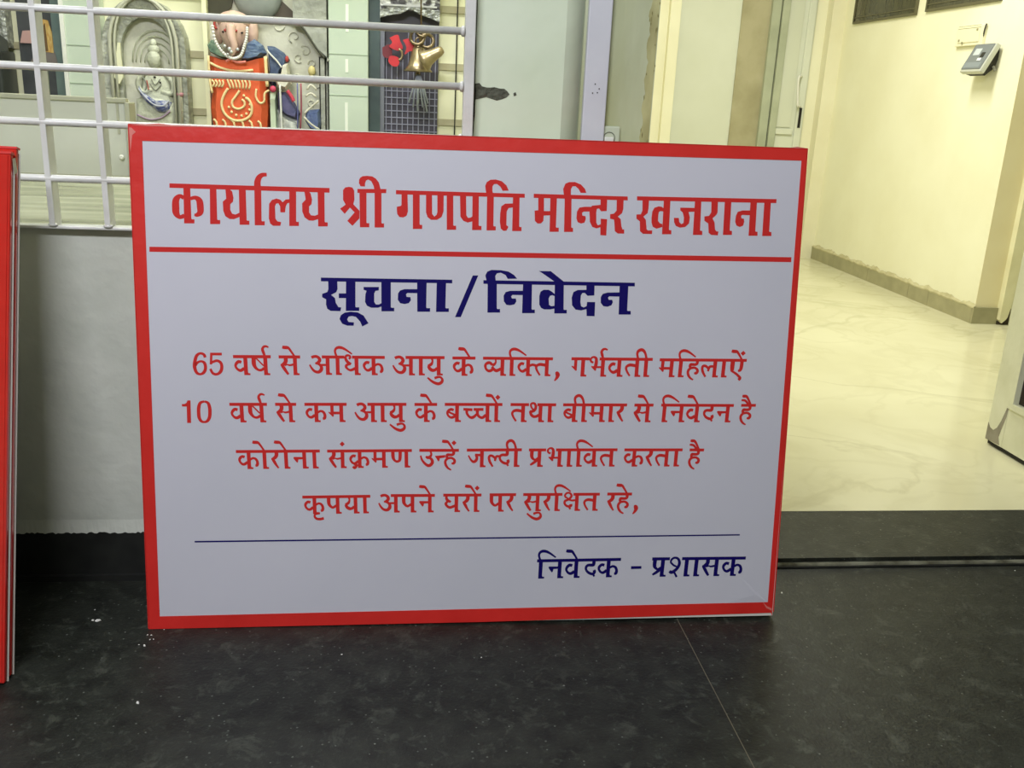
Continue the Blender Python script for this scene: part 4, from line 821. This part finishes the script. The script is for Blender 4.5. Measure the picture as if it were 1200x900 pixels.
slab2('purple_skirt', [(330, 108), (338, 108), (348, 120), (354, 132), (352, 140), (340, 136), (330, 128)], mat('purple_skirt_cloth', (98, 94, 128), .75, var=(70, 74, 116), scale=30, bump=.5), -0.035, 0.02)
slab2('white_skirt', [(328, 128), (340, 136), (352, 140), (358, 158), (356, 190), (326, 190)], mat('white_skirt_cloth', (206, 208, 200), .7, var=(150, 154, 150), scale=60, bump=.6), -0.03, 0.02)
slab2('mint_panel', [(321, 108), (328, 108), (329, 190), (321, 190), (320.5, 128)], mat('mint_cloth', (206, 222, 194), .7, var=(190, 206, 176), scale=20), -0.028, 0.02)
lt2('hanging_cord', [(334, 100), (334.5, 125), (335, 156)], 0.0032, ltw, y=-0.046)
lt2('hanging_cord', [(353, 97), (353, 125), (352, 156)], 0.002, mat('blue_cord', (96, 100, 150), .6), y=-0.03, sub=2)
lt2('hanging_cord', [(357, 97), (357, 125), (355, 156)], 0.0026, mat('red_cord', (150, 70, 84), .6), y=-0.03, sub=2)
slab2('blue_cushion', [(362, 128), (377, 126), (378, 142), (376, 154), (366, 150), (360, 140)], mat('blue_cushion_cloth', (78, 94, 138), .7, var=(110, 122, 150), scale=30, bump=.5), -0.03, 0.02)
for uv in ([(360, 132), (368, 124), (377, 116)], [(360, 136), (368, 144), (377, 150)], [(362, 112), (368, 108), (374, 112)], [(364, 104), (368, 98), (375, 104)]):
    lt2('carved_fold', uv, 0.0035, mmarb, y=-0.028, sub=3)
swirl = mat('carved_swirl', (214, 212, 192), .5, var=(170, 170, 150), scale=50)
for cu, cv, rr, a0 in ((330, 30, 7, 0), (348, 42, 8, 2), (360, 58, 7, 4), (352, 66, 6, 1), (368, 72, 5, 3), (362, 90, 6, 5), (350, 88, 5, 2), (372, 96, 5, 0), (345, 26, 6, 3), (366, 118, 5, 1)):
    pts = [(cu + rr * (1 - k / 14) * math.cos(a0 + k * .6), cv + rr * (1 - k / 14) * math.sin(a0 + k * .6)) for k in range(11)]
    q_ = [(bx(u) - bx(315), -0.0135, bz(315, v) - nz) for u, v in pts]
    tube('carved_swirl', q_, .0022, swirl, nw, seg=6)
bm = bmesh.new(); x, z = L2(368, 82); add_ball(bm, (x, .02, z), .012, .01, .016, 10, 8); from_bm('ochre_stain', bm, mat('ochre', (206, 192, 130), .6), id2)

# 5 mesh door in chased silver, with red ribbons and brass bells
dx0, dx1 = bx(446), bx(513); dcx = (dx0 + dx1) / 2; hw = (dx1 - dx0) / 2
md = thing('mesh_door', 'dark silver shrine door with carved head and square wire mesh', 'door', (dcx, YB - .005, nz))
box('door_back', -hw, hw, -0.012, 0, -0.12, 0.48, mat('dark_plum', (84, 80, 92), .5, var=(60, 58, 68), scale=9), md)
Lz = lambda v: bz(480, v) - nz
box('carved_head', -hw, hw, -0.05, -0.012, Lz(14), 0.48, silver_dk, md)
pts = [(-hw, Lz(14)), (-hw, Lz(24)), (-hw * .75, Lz(21)), (-hw * .3, Lz(18)), (0.0, Lz(12)), (hw * .35, Lz(18)), (hw * .8, Lz(23)), (hw, Lz(26)), (hw, Lz(14) + .004), (0, Lz(10))]
prism('pointed_arch', pts, -0.056, -0.03, silver, md)
box('bead_row', -hw * .9, hw * .9, -0.056, -0.05, Lz(10), Lz(8), mat('bright_silver', (200, 200, 200), .3, .5), md)
box('door_stile', -hw, -hw + .014, -0.03, -0.012, -0.12, 0.35, mat('stile_silver', (120, 122, 132), .4, .4), md)
wire = mat('mesh_wire', (146, 146, 164), .4, .3)
for k in range(10):
    x = -hw + .018 + k * (2 * hw - .02) / 9.5; box('mesh_wire', x, x + .003, -0.017, -0.012, -0.12, Lz(70) if k < 4 else Lz(30), wire, md)
for k in range(13):
    z = -0.1 + k * .0205; box('mesh_wire', -hw + .014, hw, -0.0185, -0.0145, z, z + .003, wire, md)
bell_m = mat('brass', (176, 158, 124), 0.34, 0.8); bell_d = mat('dull_brass', (136, 120, 94), .35, .9)
bell_prof = [(0.003, 0.062), (0.009, 0.06), (0.013, 0.05), (0.016, 0.03), (0.021, 0.012), (0.03, 0.0), (0.028, -0.001), (0.018, 0.012), (0.012, 0.03), (0.004, 0.045)]
bell_prof_s = [(r * 1.12, z * 1.1) for r, z in bell_prof]
def P5(u, v, y): return (bx(u), y, bz(u, v))
b1 = thing('brass_bell', 'brass temple bell hanging mouth down in front of the mesh door', 'bell', P5(489, 84, YB - .1))
b1.scale = (1.35, 1.35, 1.2)
bb_ = lathe('bell_body', bell_prof_s, (0, 0, 0), bell_m, b1, 24)
tube('clapper', [(0, 0, 0.03), (0, 0, -0.012)], [.002, .006], bell_d, bb_, seg=8)
tube('bell_hook', [(0.006 * math.cos(a / 10 * 2 * PI), 0, 0.074 + 0.008 * math.sin(a / 10 * 2 * PI)) for a in range(10)], .002, bell_d, b1, closed=True, seg=6)
b2 = thing('brass_bell', 'smaller brass bell tipped sideways beside the hanging one', 'bell', P5(502, 68, YB - .17), rot=(0.5, 1.0, 0.2))
b2.scale = (1.1, 1.1, 1.1)
lathe('bell_body', [(r * 1.05, z * 1.0) for r, z in bell_prof], (0, 0, -0.02), bell_m, b2, 24)
tube('clapper', [(0, 0, 0.01), (0, 0, -0.03)], [.002, .005], bell_d, b2, seg=8)
b3 = thing('bell_crown', 'tarnished brass ring ornament the bells hang from', 'ornament', P5(492, 46, YB - .12))
b3.scale = (1.5, 1.3, 1.5)
for cx_, cz_, rr in ((-0.008, 0.0, .014), (0.012, -0.006, .013), (0.002, 0.012, .01)):
    tube('ring', [(cx_ + rr * math.cos(a / 14 * 2 * PI), 0.004 * math.sin(a), cz_ + rr * math.sin(a / 14 * 2 * PI)) for a in range(14)], .0035, bell_d, b3, closed=True, seg=8)
tube('bell_chain', [(0, 0, -0.02), (0, 0, -0.035)], .002, bell_d, b3, seg=6)
tube('bell_chain', [(0, 0, 0.02), (-.004, 0, 0.2)], .0018, bell_d, b3, seg=6)
ribbon = mat('red_ribbon', (206, 48, 56), .55, var=(176, 36, 48), scale=30)
def blob(uvs, parent_loc, y, m, parent, name, d=.008):
    bm = bmesh.new(); pts = [(bx(u) - parent_loc[0], bz(480, v) - parent_loc[2]) for u, v in smooth_line(list(uvs) + [uvs[0]], 4)[:-1]]
    add_prism(bm, pts, y, y + d); return from_bm(name, bm, m, parent)
loc = P5(463, 60, YB - .08); rb = thing('red_ribbon', 'red ribbon bow tied round a brass ring left of the bells', 'ribbon', loc)
blob([(457, 47), (466, 43), (469, 50), (472, 58), (466, 61), (457, 57), (460, 52)], loc, -0.012, ribbon, rb, 'bow_loop', .014)
blob([(457, 68), (462, 67), (468, 70), (467, 78), (461, 79), (456, 74)], loc, -0.01, ribbon, rb, 'bow_tail', .012)
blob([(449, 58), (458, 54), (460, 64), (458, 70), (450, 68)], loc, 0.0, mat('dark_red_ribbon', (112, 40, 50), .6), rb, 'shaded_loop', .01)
tube('brass_ring', [(0.011 + 0.012 * math.cos(a / 12 * PI - PI / 2), -0.018, -0.012 + .016 * math.sin(a / 12 * PI - PI / 2)) for a in range(13)], [0.0015] + [.0035] * 11 + [.0015], bell_m, rb, seg=8)
loc = P5(480, 56, YB - .1); rb = thing('red_ribbon', 'red ribbon scrap between the bow and the brass bell', 'ribbon', loc)
blob([(472, 49), (479, 47), (482, 53), (489, 56), (485, 61), (480, 61), (474, 65), (476, 57)], loc, -0.01, ribbon, rb, 'ribbon_scrap', .012)
tas = thing('silver_tassel', 'silver tassel hanging under the brass bell over the wire mesh', 'tassel', P5(490, 88, YB - .11))
sm_ = mat('tassel_silver', (176, 182, 196), .35, .5)
for k in range(7):
    s = (k - 3) / 3
    tube('tassel_strand', [(s * .004, 0, 0), (s * .014, -.004, -0.03), (s * .03 + .004 * (k % 3), 0, -0.085 - .012 * (k % 3))], .003, sm_, tas, seg=6)

# dark conduit line on the cream wall at the right end
cl = box('wall_conduit', bx(533), bx(534.3), YB - .008, YB - .001, 0.6, 2.0, dark_gap); tag(cl, 'thin dark vertical cable on the banded cream wall by the frame', 'cable')

# ================================================================ WINDOW GRILLE
gr_m = mat('grille_white_enamel', (222, 222, 220), 0.28, var=(206, 206, 202), scale=18, bump=.1, bscale=80)
gr = thing('window_grille', 'white painted steel bar grille across the serving window behind the signs', 'grille', (0, 1.768, 0))
for z in (1.0775, 0.9842, 0.8928, 0.797, 1.17, 1.262):
    tube('grille_rod', [(-1.5, 0, z + .0002), (0.106, 0, z)], 0.0066, gr_m, gr, seg=12)
    bm = bmesh.new(); add_lathe(bm, [(0.0075, 0), (0.0095, .003), (0.0095, .006)], (0.1, 0, z), 12, (1, 0, 0)); from_bm('rod_weld', bm, gr_m, gr)
for x in (-0.6195, -0.525, -1.1, -1.2):
    bm = bmesh.new(); add_box(bm, x - .005, x + .005, -.006, .029, 0.714, 1.4, .0008); from_bm('flat_bar', bm, gr_m, gr)
box('frame_post', 0.107, 0.1255, -0.004, 0.021, 0.714, 1.75, gr_m, gr, bev=.0015)
box('bottom_rail', -1.5, 0.107, -0.002, 0.021, 0.7085, 0.714, gr_m, gr, bev=.0015)
for x in (-0.6195, -0.525):
    bm = bmesh.new(); add_ball(bm, (x, -0.002, 0.716), .009, .005, .004, 8, 6); from_bm('weld', bm, gr_m, gr, smooth=True)

# ================================================================ DEVICES ON THE CORRIDOR WALL
jb = thing('junction_box', 'small cream electrical box on the corridor wall above the reader', 'electrical box', (2.75, 4.595, 1.352))
jm = mat('cream_plastic', (234, 230, 196), .45); jd = mat('plastic_shadow_line', (150, 146, 112), .7)
def yz_box(name, y0, y1, z0, z1, t0, t1, m, parent, bev=0.0):   # t = distance out from the wall
    return box(name, -t1, -t0, y0, y1, z0, z1, m, parent, bev=bev)
yz_box('box_body', -0.115, 0.115, -0.045, 0.045, 0, 0.018, jm, jb, .003)
yz_box('lid', -0.09, 0.09, -0.03, 0.034, 0.018, 0.022, jm, jb, .002)
for z in (0.047, 0.036): yz_box('lid_line', -0.09, 0.1, z - .001, z + .001, 0.0175, 0.0195, jd, jb)
for y, z in ((0.075, -0.018), (-0.07, 0.026), (0.045, -0.03)): yz_box('screw', y - .006, y + .006, z - .005, z + .005, 0.022, 0.024, jd, jb)
tube('black_cable', smooth_line([(-0.01, -0.118, 0.05), (-0.014, -0.116, 0.02), (-0.012, -0.108, -0.03), (-0.014, -0.1, -0.08)], 4), .004, mat('cable_black', (60, 58, 44), .6), jb, seg=7)
rd = thing('fingerprint_reader', 'grey attendance reader on a tilted wall bracket in the corridor', 'reader', (2.738, 4.405, 1.298))
# local: s along -y..y, tilt so the foot of the face stands off the wall
ang = math.atan2(0.062, 0.125); RT = Matrix.Rotation(ang, 4, 'Y')
def tilt_box(name, y0, y1, s0, s1, t0, t1, m, bev=0.0, par=None):     # s down the face, t out of the face
    bm = bmesh.new(); add_box(bm, -t1, -t0, y0, y1, -s1, -s0, bev); bmesh.ops.transform(bm, matrix=RT, verts=bm.verts); return from_bm(name, bm, m, par or rd)
csg = tilt_box('casing', -0.085, 0.085, 0.0, 0.145, 0.0, 0.026, mat('reader_silver', (196, 198, 186), .35, .2), .005)
tilt_box('face_plate', -0.075, 0.078, 0.006, 0.132, 0.026, 0.029, mat('reader_grey', (120, 126, 128), .35), .003, par=csg)
tilt_box('display', 0.0, 0.05, 0.028, 0.062, 0.029, 0.0305, mat('reader_display', (196, 204, 206), .2), par=csg)
tilt_box('sensor_slot', -0.045, -0.018, 0.05, 0.075, 0.029, 0.031, mat('reader_black', (36, 36, 36), .3), par=csg)
tilt_box('sensor_light', -0.04, -0.01, 0.078, 0.092, 0.029, 0.032, mat('reader_white', (236, 238, 240), .3), .002, par=csg)
tilt_box('keypad', -0.06, 0.07, 0.098, 0.125, 0.029, 0.030, mat('reader_keypad', (134, 142, 146), .4), par=csg)
blackp = mat('bracket_black', (40, 38, 30), .6)
bm = bmesh.new(); prf = [(-.01, -0.01), (-.066, -0.128), (-.04, -0.135), (-.0, -0.1), (.012, -0.06), (.012, -0.01)]
A = [bm.verts.new((x, -0.055, z)) for x, z in prf]; Bv = [bm.verts.new((x, 0.06, z)) for x, z in prf]
bm.faces.new(A); bm.faces.new(Bv[::-1])
for i in range(6): bm.faces.new((A[i], Bv[i], Bv[(i + 1) % 6], A[(i + 1) % 6]))
from_bm('wall_bracket', bm, blackp, rd)
tube('reader_cable', smooth_line([(-0.01, -0.06, -0.09), (0.0, -0.064, -0.11), (0.008, -0.055, -0.1)], 3), .006, mat('cable_grey', (150, 150, 140), .6), rd, seg=7)

# ================================================================ THE NOTICE BOARD
BW_, BH_ = 1.2, 0.9056
red_v = mat('red_vinyl', (214, 44, 40), 0.36, var=(204, 38, 34), scale=10, bump=.12, bscale=30)
white_v = mat('white_vinyl', (202, 201, 213), 0.45, var=(197, 197, 209), scale=2.5, bump=.05, bscale=8)
print_red = mat('red_print', (200, 42, 40), 0.6, spec=.2)
print_navy = mat('navy_print', (14, 4, 92), 0.6, spec=.15)
foam = mat('board_core', (214, 212, 206), .6)
lean, yaw_b, roll_b = 0.13525, -0.00591, 0.00522
e_ = Vector((math.cos(yaw_b), math.sin(yaw_b), 0)); n0 = Vector((-math.sin(yaw_b), math.cos(yaw_b), 0))
up_ = Vector((0, 0, 1)) * math.cos(lean) + n0 * math.sin(lean)
e2 = math.cos(roll_b) * e_ + math.sin(roll_b) * up_; up2 = math.cos(roll_b) * up_ - math.sin(roll_b) * e_
nb = e2.cross(up2)           # points to the camera side
nb = -nb if nb.y > 0 else nb
# local axes of the sign: x along the foot, y into the board, z up the face
def sign_matrix(origin, e, up, nrm):
    b_ = -nrm
    return Matrix(((e.x, b_.x, up.x, origin[0]), (e.y, b_.y, up.y, origin[1]), (e.z, b_.z, up.z, origin[2]), (0, 0, 0, 1)))
sg = thing('notice_board', 'large white notice board with wide red border and printed text leaning on the grille', 'sign')
sg.matrix_world = sign_matrix((-0.45829, 1.58706, 0.0003), e2, up2, nb)
T_ = 0.025
box('board_core', 0.001, 1.199, 0.0012, T_, 0.0, BH_ - .001, foam, sg)
box('white_face', 0.015, 1.193, 0.0006, 0.0014, 0.02, BH_ - .015, white_v, sg)
# red border: four strips round the face, folded over the top and the sides
def strip(name, pts, y0=0.0, y1=0.0013, m=red_v): return prism(name, pts, y0, y1, m, sg)
iTL, iTR, iBR, iBL = (0.0219, 0.8787), (1.1899, 0.8838), (1.187, 0.0286), (0.0209, 0.0243)
rag = [(1.2 - i * 0.05, BH_ + 0.0005 + random.uniform(-.0006, .0006)) for i in range(25)]
strip('border_strip', [iTL, (0.0, BH_)] + rag[::-1][1:-1] + [(1.2, BH_), iTR])
strip('border_strip', [(0, 0.0), (0, BH_), iTL, iBL])
strip('border_strip', [iTR, (1.2, BH_), (1.1975, 0.0), iBR])
strip('border_strip', [(0.0, 0.0), iBL, iBR, (1.1975, 0.0062), (0.62, 0.0)])
box('border_fold', 0.0, 1.2, 0.0, T_ + .0005, BH_ - .001, BH_ + .0008, red_v, sg)
box('border_fold', -0.0008, 0.001, 0.0, T_ + .0005, 0.002, BH_, red_v, sg)
box('border_fold', 1.199, 1.2008, 0.0, T_ + .0005, 0.008, BH_, red_v, sg)
# turned-in film at the corners: pale creases
crease = mat('pale_crease', (214, 120, 112), 0.4)
for pts in ([(0.004, 0.9045), (0.03, 0.9065), (0.05, 0.9085), (0.07, 0.9065), (0.1, 0.9066), (0.22, 0.9062), (0.22, 0.9052), (0.1, 0.9048), (0.03, 0.9035)],
            [(0.002, 0.86), (0.006, 0.888), (0.012, 0.893), (0.005, 0.9), (0.001, 0.9)],
            [(1.165, 0.9062), (1.18, 0.9085), (1.199, 0.9062), (1.18, 0.9056)],
            [(1.176, 0.03), (1.186, 0.02), (1.1965, 0.015), (1.196, 0.011), (1.185, 0.016)]):
    prism('film_crease', pts, -0.0004, 0.0004, crease, sg)
bmc = bmesh.new()
A = [bmc.verts.new(v_) for v_ in ((1.125, 0.0004, 0.085), (1.176, 0.0004, 0.038), (1.186, 0.0004, 0.028), (1.16, -0.0008, 0.045), (1.10, 0.0004, 0.028))]
bmc.faces.new((A[0], A[3], A[1])); bmc.faces.new((A[1], A[3], A[2])); bmc.faces.new((A[0], A[4], A[3])); bmc.faces.new((A[4], A[2], A[3]))
from_bm('film_crease', bmc, white_v, sg)
# rule lines

LP = -0.0002
def P2(x, y, k): return (x / 1000, 0.0006 - 0.0002 - k * 1e-6, y / 1000)
def add_poly(bm, pts, k):
    vs = [bm.verts.new(P2(x, y, k)) for x, y in pts]
    for t_ in tessellate_polygon([[Vector((x, y, 0)) for x, y in pts]]): bm.faces.new([vs[i] for i in t_])
def add_stroke(bm, pts, k, sub=5):
    pts = smooth_line(pts, sub) if len(pts) > 2 else pts
    L_, R_ = [], []; n = len(pts)
    for i, (x, y, w) in enumerate(pts):
        a = pts[max(i - 1, 0)]; b = pts[min(i + 1, n - 1)]
        dx, dy = b[0] - a[0], b[1] - a[1]; d = math.hypot(dx, dy) or 1
        nx_, ny_ = -dy / d * w / 2, dx / d * w / 2
        L_.append((x + nx_, y + ny_)); R_.append((x - nx_, y - ny_))
    A = [bm.verts.new(P2(*p, k)) for p in L_]; Bv = [bm.verts.new(P2(*p, k)) for p in R_]
    for i in range(n - 1): bm.faces.new((A[i], A[i + 1], Bv[i + 1], Bv[i]))
STEM = [(-.8, 4), (19.5, 4), (19.5, 84), (21.5, 90.5), (31, 91), (31, 100.5), (0, 100.5)]
lines = {}
def line_bm(k):
    if k not in lines: lines[k] = bmesh.new()
    return lines[k]
for ln, o_, ax, vy, segs, items in WORDS:
    bm = line_bm(ln); cnt = 0
    sc_w = math.hypot(*ax)
    def tr(x, y): return (o_[0] + ax[0] * x + vy[0] * y, o_[1] + ax[1] * x + vy[1] * y)
    for a, b_ in segs: add_poly(bm, [tr(a, 0), tr(b_, 0), tr(b_, 15.8), tr(a, 15.8)], cnt); cnt += 1
    for it in items:
        g, x0 = it[0], it[1]; dy = it[2] if len(it) > 2 else 0
        for s in GLYPHS[g]:
            if s == 'stem': add_poly(bm, [tr(x0 + a, b_ + dy) for a, b_ in STEM], cnt)
            elif s[0] == 'p': add_poly(bm, [tr(x0 + a, b_ + dy) for a, b_ in s[1:]], cnt)
            else: add_stroke(bm, [tr(x0 + a, b_ + dy) + (w * sc_w * 1.27,) for a, b_, w in s[1:]], cnt)
            cnt += 1
cnt = 0
for ln, kd, pts in SHAPES:
    bm = line_bm(ln)
    if kd == 'p': add_poly(bm, pts, cnt % 60)
    else: add_stroke(bm, [tuple(p) for p in pts], cnt % 60)
    cnt += 1
lines.setdefault('5', None)
if lines.get('5'):
    bmx = lines.pop('5'); me_ = bpy.data.meshes.new('t'); bmx.to_mesh(me_); lines[5].from_mesh(me_); bmx.free(); bpy.data.meshes.remove(me_)
for key, name, m in (('t', 'heading_lettering', print_red), ('r', 'rule_line', print_red), ('n', 'subheading_lettering', print_navy), (1, 'text_line', print_red), (2, 'text_line', print_red), (3, 'text_line', print_red), (4, 'text_line', print_red), ('b', 'rule_line', print_navy), (5, 'signature_lettering', print_navy)):
    bm = lines[key]
    me = bpy.data.meshes.new(name); bmesh.ops.triangulate(bm, faces=bm.faces[:]); 
    for f in bm.faces:
        if f.normal.y > 0: f.normal_flip()
    bm.to_mesh(me); bm.free(); new_obj(name, me, m, sg)

# ================================================================ TWO MORE RED BOARDS AT THE LEFT
film = mat('glossy_red_film', (206, 40, 34), 0.16, var=(190, 34, 30), scale=8, bump=.25, bscale=5, coat=.6, stretch=(1, 1, 2))
dkred = mat('dark_red_edge', (150, 30, 34), 0.35)
def red_board(x_r, y0, lean_, h_, label, thick=0.016):
    t = thing('notice_board', label, 'sign', group=None)
    tw = 0.017; up0 = Vector((0, math.sin(lean_), math.cos(lean_))); nr = Vector((0, -math.cos(lean_), math.sin(lean_)))
    ex = Vector((1, 0, 0)) * math.cos(tw) - up0 * math.sin(tw); up = up0 * math.cos(tw) + Vector((1, 0, 0)) * math.sin(tw)
    t.matrix_world = sign_matrix((x_r, y0, 0.0005), ex, up, nr)
    box('board_body', -1.2, 0.0, 0.001, thick - .004, 0.003, h_ - .002, film, t, bev=.0025)
    box('backing_sheet', -1.2, 0.0018, thick - .003, thick - .0005, 0.0, h_ - .008, foam, t, bev=.0012)
    box('front_border', -1.2, -0.004, -0.0005, 0.001, 0.006, h_ - .006, film, t)
    box('white_face', -1.175, -0.03, -0.0012, -0.0005, 0.03, h_ - .03, white_v, t)
    box('top_fold', -1.2, 0.001, 0.0, thick - .002, h_ - .003, h_ + .0005, red_v, t)
    return t
b1_ = red_board(-0.6475, 1.421, 0.26, 0.878, 'front red-edged board of the pair leaning at the left edge of the photo')
b2_ = red_board(-0.6462, 1.4405, 0.26, 0.885, 'second red-edged board standing just behind the front one at the left')
# torn film corner at the top of the front one
bm = bmesh.new()
vs = [bm.verts.new(v_) for v_ in ((0.0015, 0.004, 0.868), (0.0015, 0.016, 0.872), (0.003, 0.02, 0.85), (0.0015, 0.012, 0.842), (0.0025, 0.009, 0.857))]
for f in ((0, 1, 4), (1, 2, 4), (2, 3, 4), (3, 0, 4)): bm.faces.new([vs[i] for i in f])
from_bm('torn_film', bm, mat('torn_film', (196, 190, 170), .4), b1_)

# ================================================================ CRUMBS ON THE FLOOR
chip = mat('white_chip', (232, 232, 226), .7)
CH = [(-0.558, 1.62, .0085, .3), (-0.567, 1.622, .005, .1), (-0.445, 1.60, .004, .4), (-0.455, 1.568, .003, .6), (-0.448, 1.567, .003, .2), (-0.447, 1.552, .003, 1.), (-0.441, 1.553, .003, 2.), (-0.452, 1.533, .006, 2.4),
      (-0.462, 1.536, .0025, .2), (-0.440, 1.59, .0025, 1.2), (-0.43, 1.585, .002, .1), (-0.42, 1.365, .0065, 2.2), (-0.575, 1.66, .002, 0), (0.8, 1.68, .005, 1.1), (1.275, 1.545, .003, .4), (-0.1, 1.49, .003, .2), (0.15, 1.47, .003, .9), (1.38, 1.76, .003, .2)]
for i, (x, y, s, a) in enumerate(CH):
    s *= 1.35
    bm = bmesh.new(); n = 6
    ring = [(s * random.uniform(.35, .6) * (1.9 if k in (0, 3) else 1) * math.cos(k / n * 2 * PI) * .5, s * random.uniform(.4, .7) * math.sin(k / n * 2 * PI) * .5) for k in range(n)]
    A = [bm.verts.new((p_[0], p_[1], 0)) for p_ in ring]; Bv = [bm.verts.new((p_[0] * .7, p_[1] * .7, s * .22)) for p_ in ring]
    bm.faces.new(A); bm.faces.new(Bv)
    for k in range(n): bm.faces.new((A[k], A[(k + 1) % n], Bv[(k + 1) % n], Bv[k]))
    o = from_bm('plaster_chip', bm, chip); o.location = (x, y, 0.0); o.rotation_euler = (0, 0, a)
    if i == 0: tag(o, 'long white plaster chip on the dark floor, nearest the left pair of boards', 'chip')
    elif i == 7: tag(o, 'oblong white plaster chip on the floor beside the lower left corner of the sign', 'chip')
    elif i == 11: tag(o, 'white plaster chip lying alone on the dark floor, nearest the viewer at the left', 'chip')
    elif i == 13: tag(o, 'white plaster chip on the floor beside the lower right corner of the big sign', 'chip')
    elif i == 14: tag(o, 'tiny white plaster chip alone on the floor, far right in front of the step', 'chip')
    elif i == 17: tag(o, 'tiny white plaster chip against the doorway step at the far right', 'chip')
    elif i == 15: tag(o, 'tiny white chip on the floor under the left half of the big sign', 'chip')
    elif i == 16: tag(o, 'tiny white chip on the floor under the middle of the big sign', 'chip')
    else: tag(o, 'one of the tiny white plaster specks scattered between the left boards and the big sign', 'chip', 'plaster specks beside the big sign')
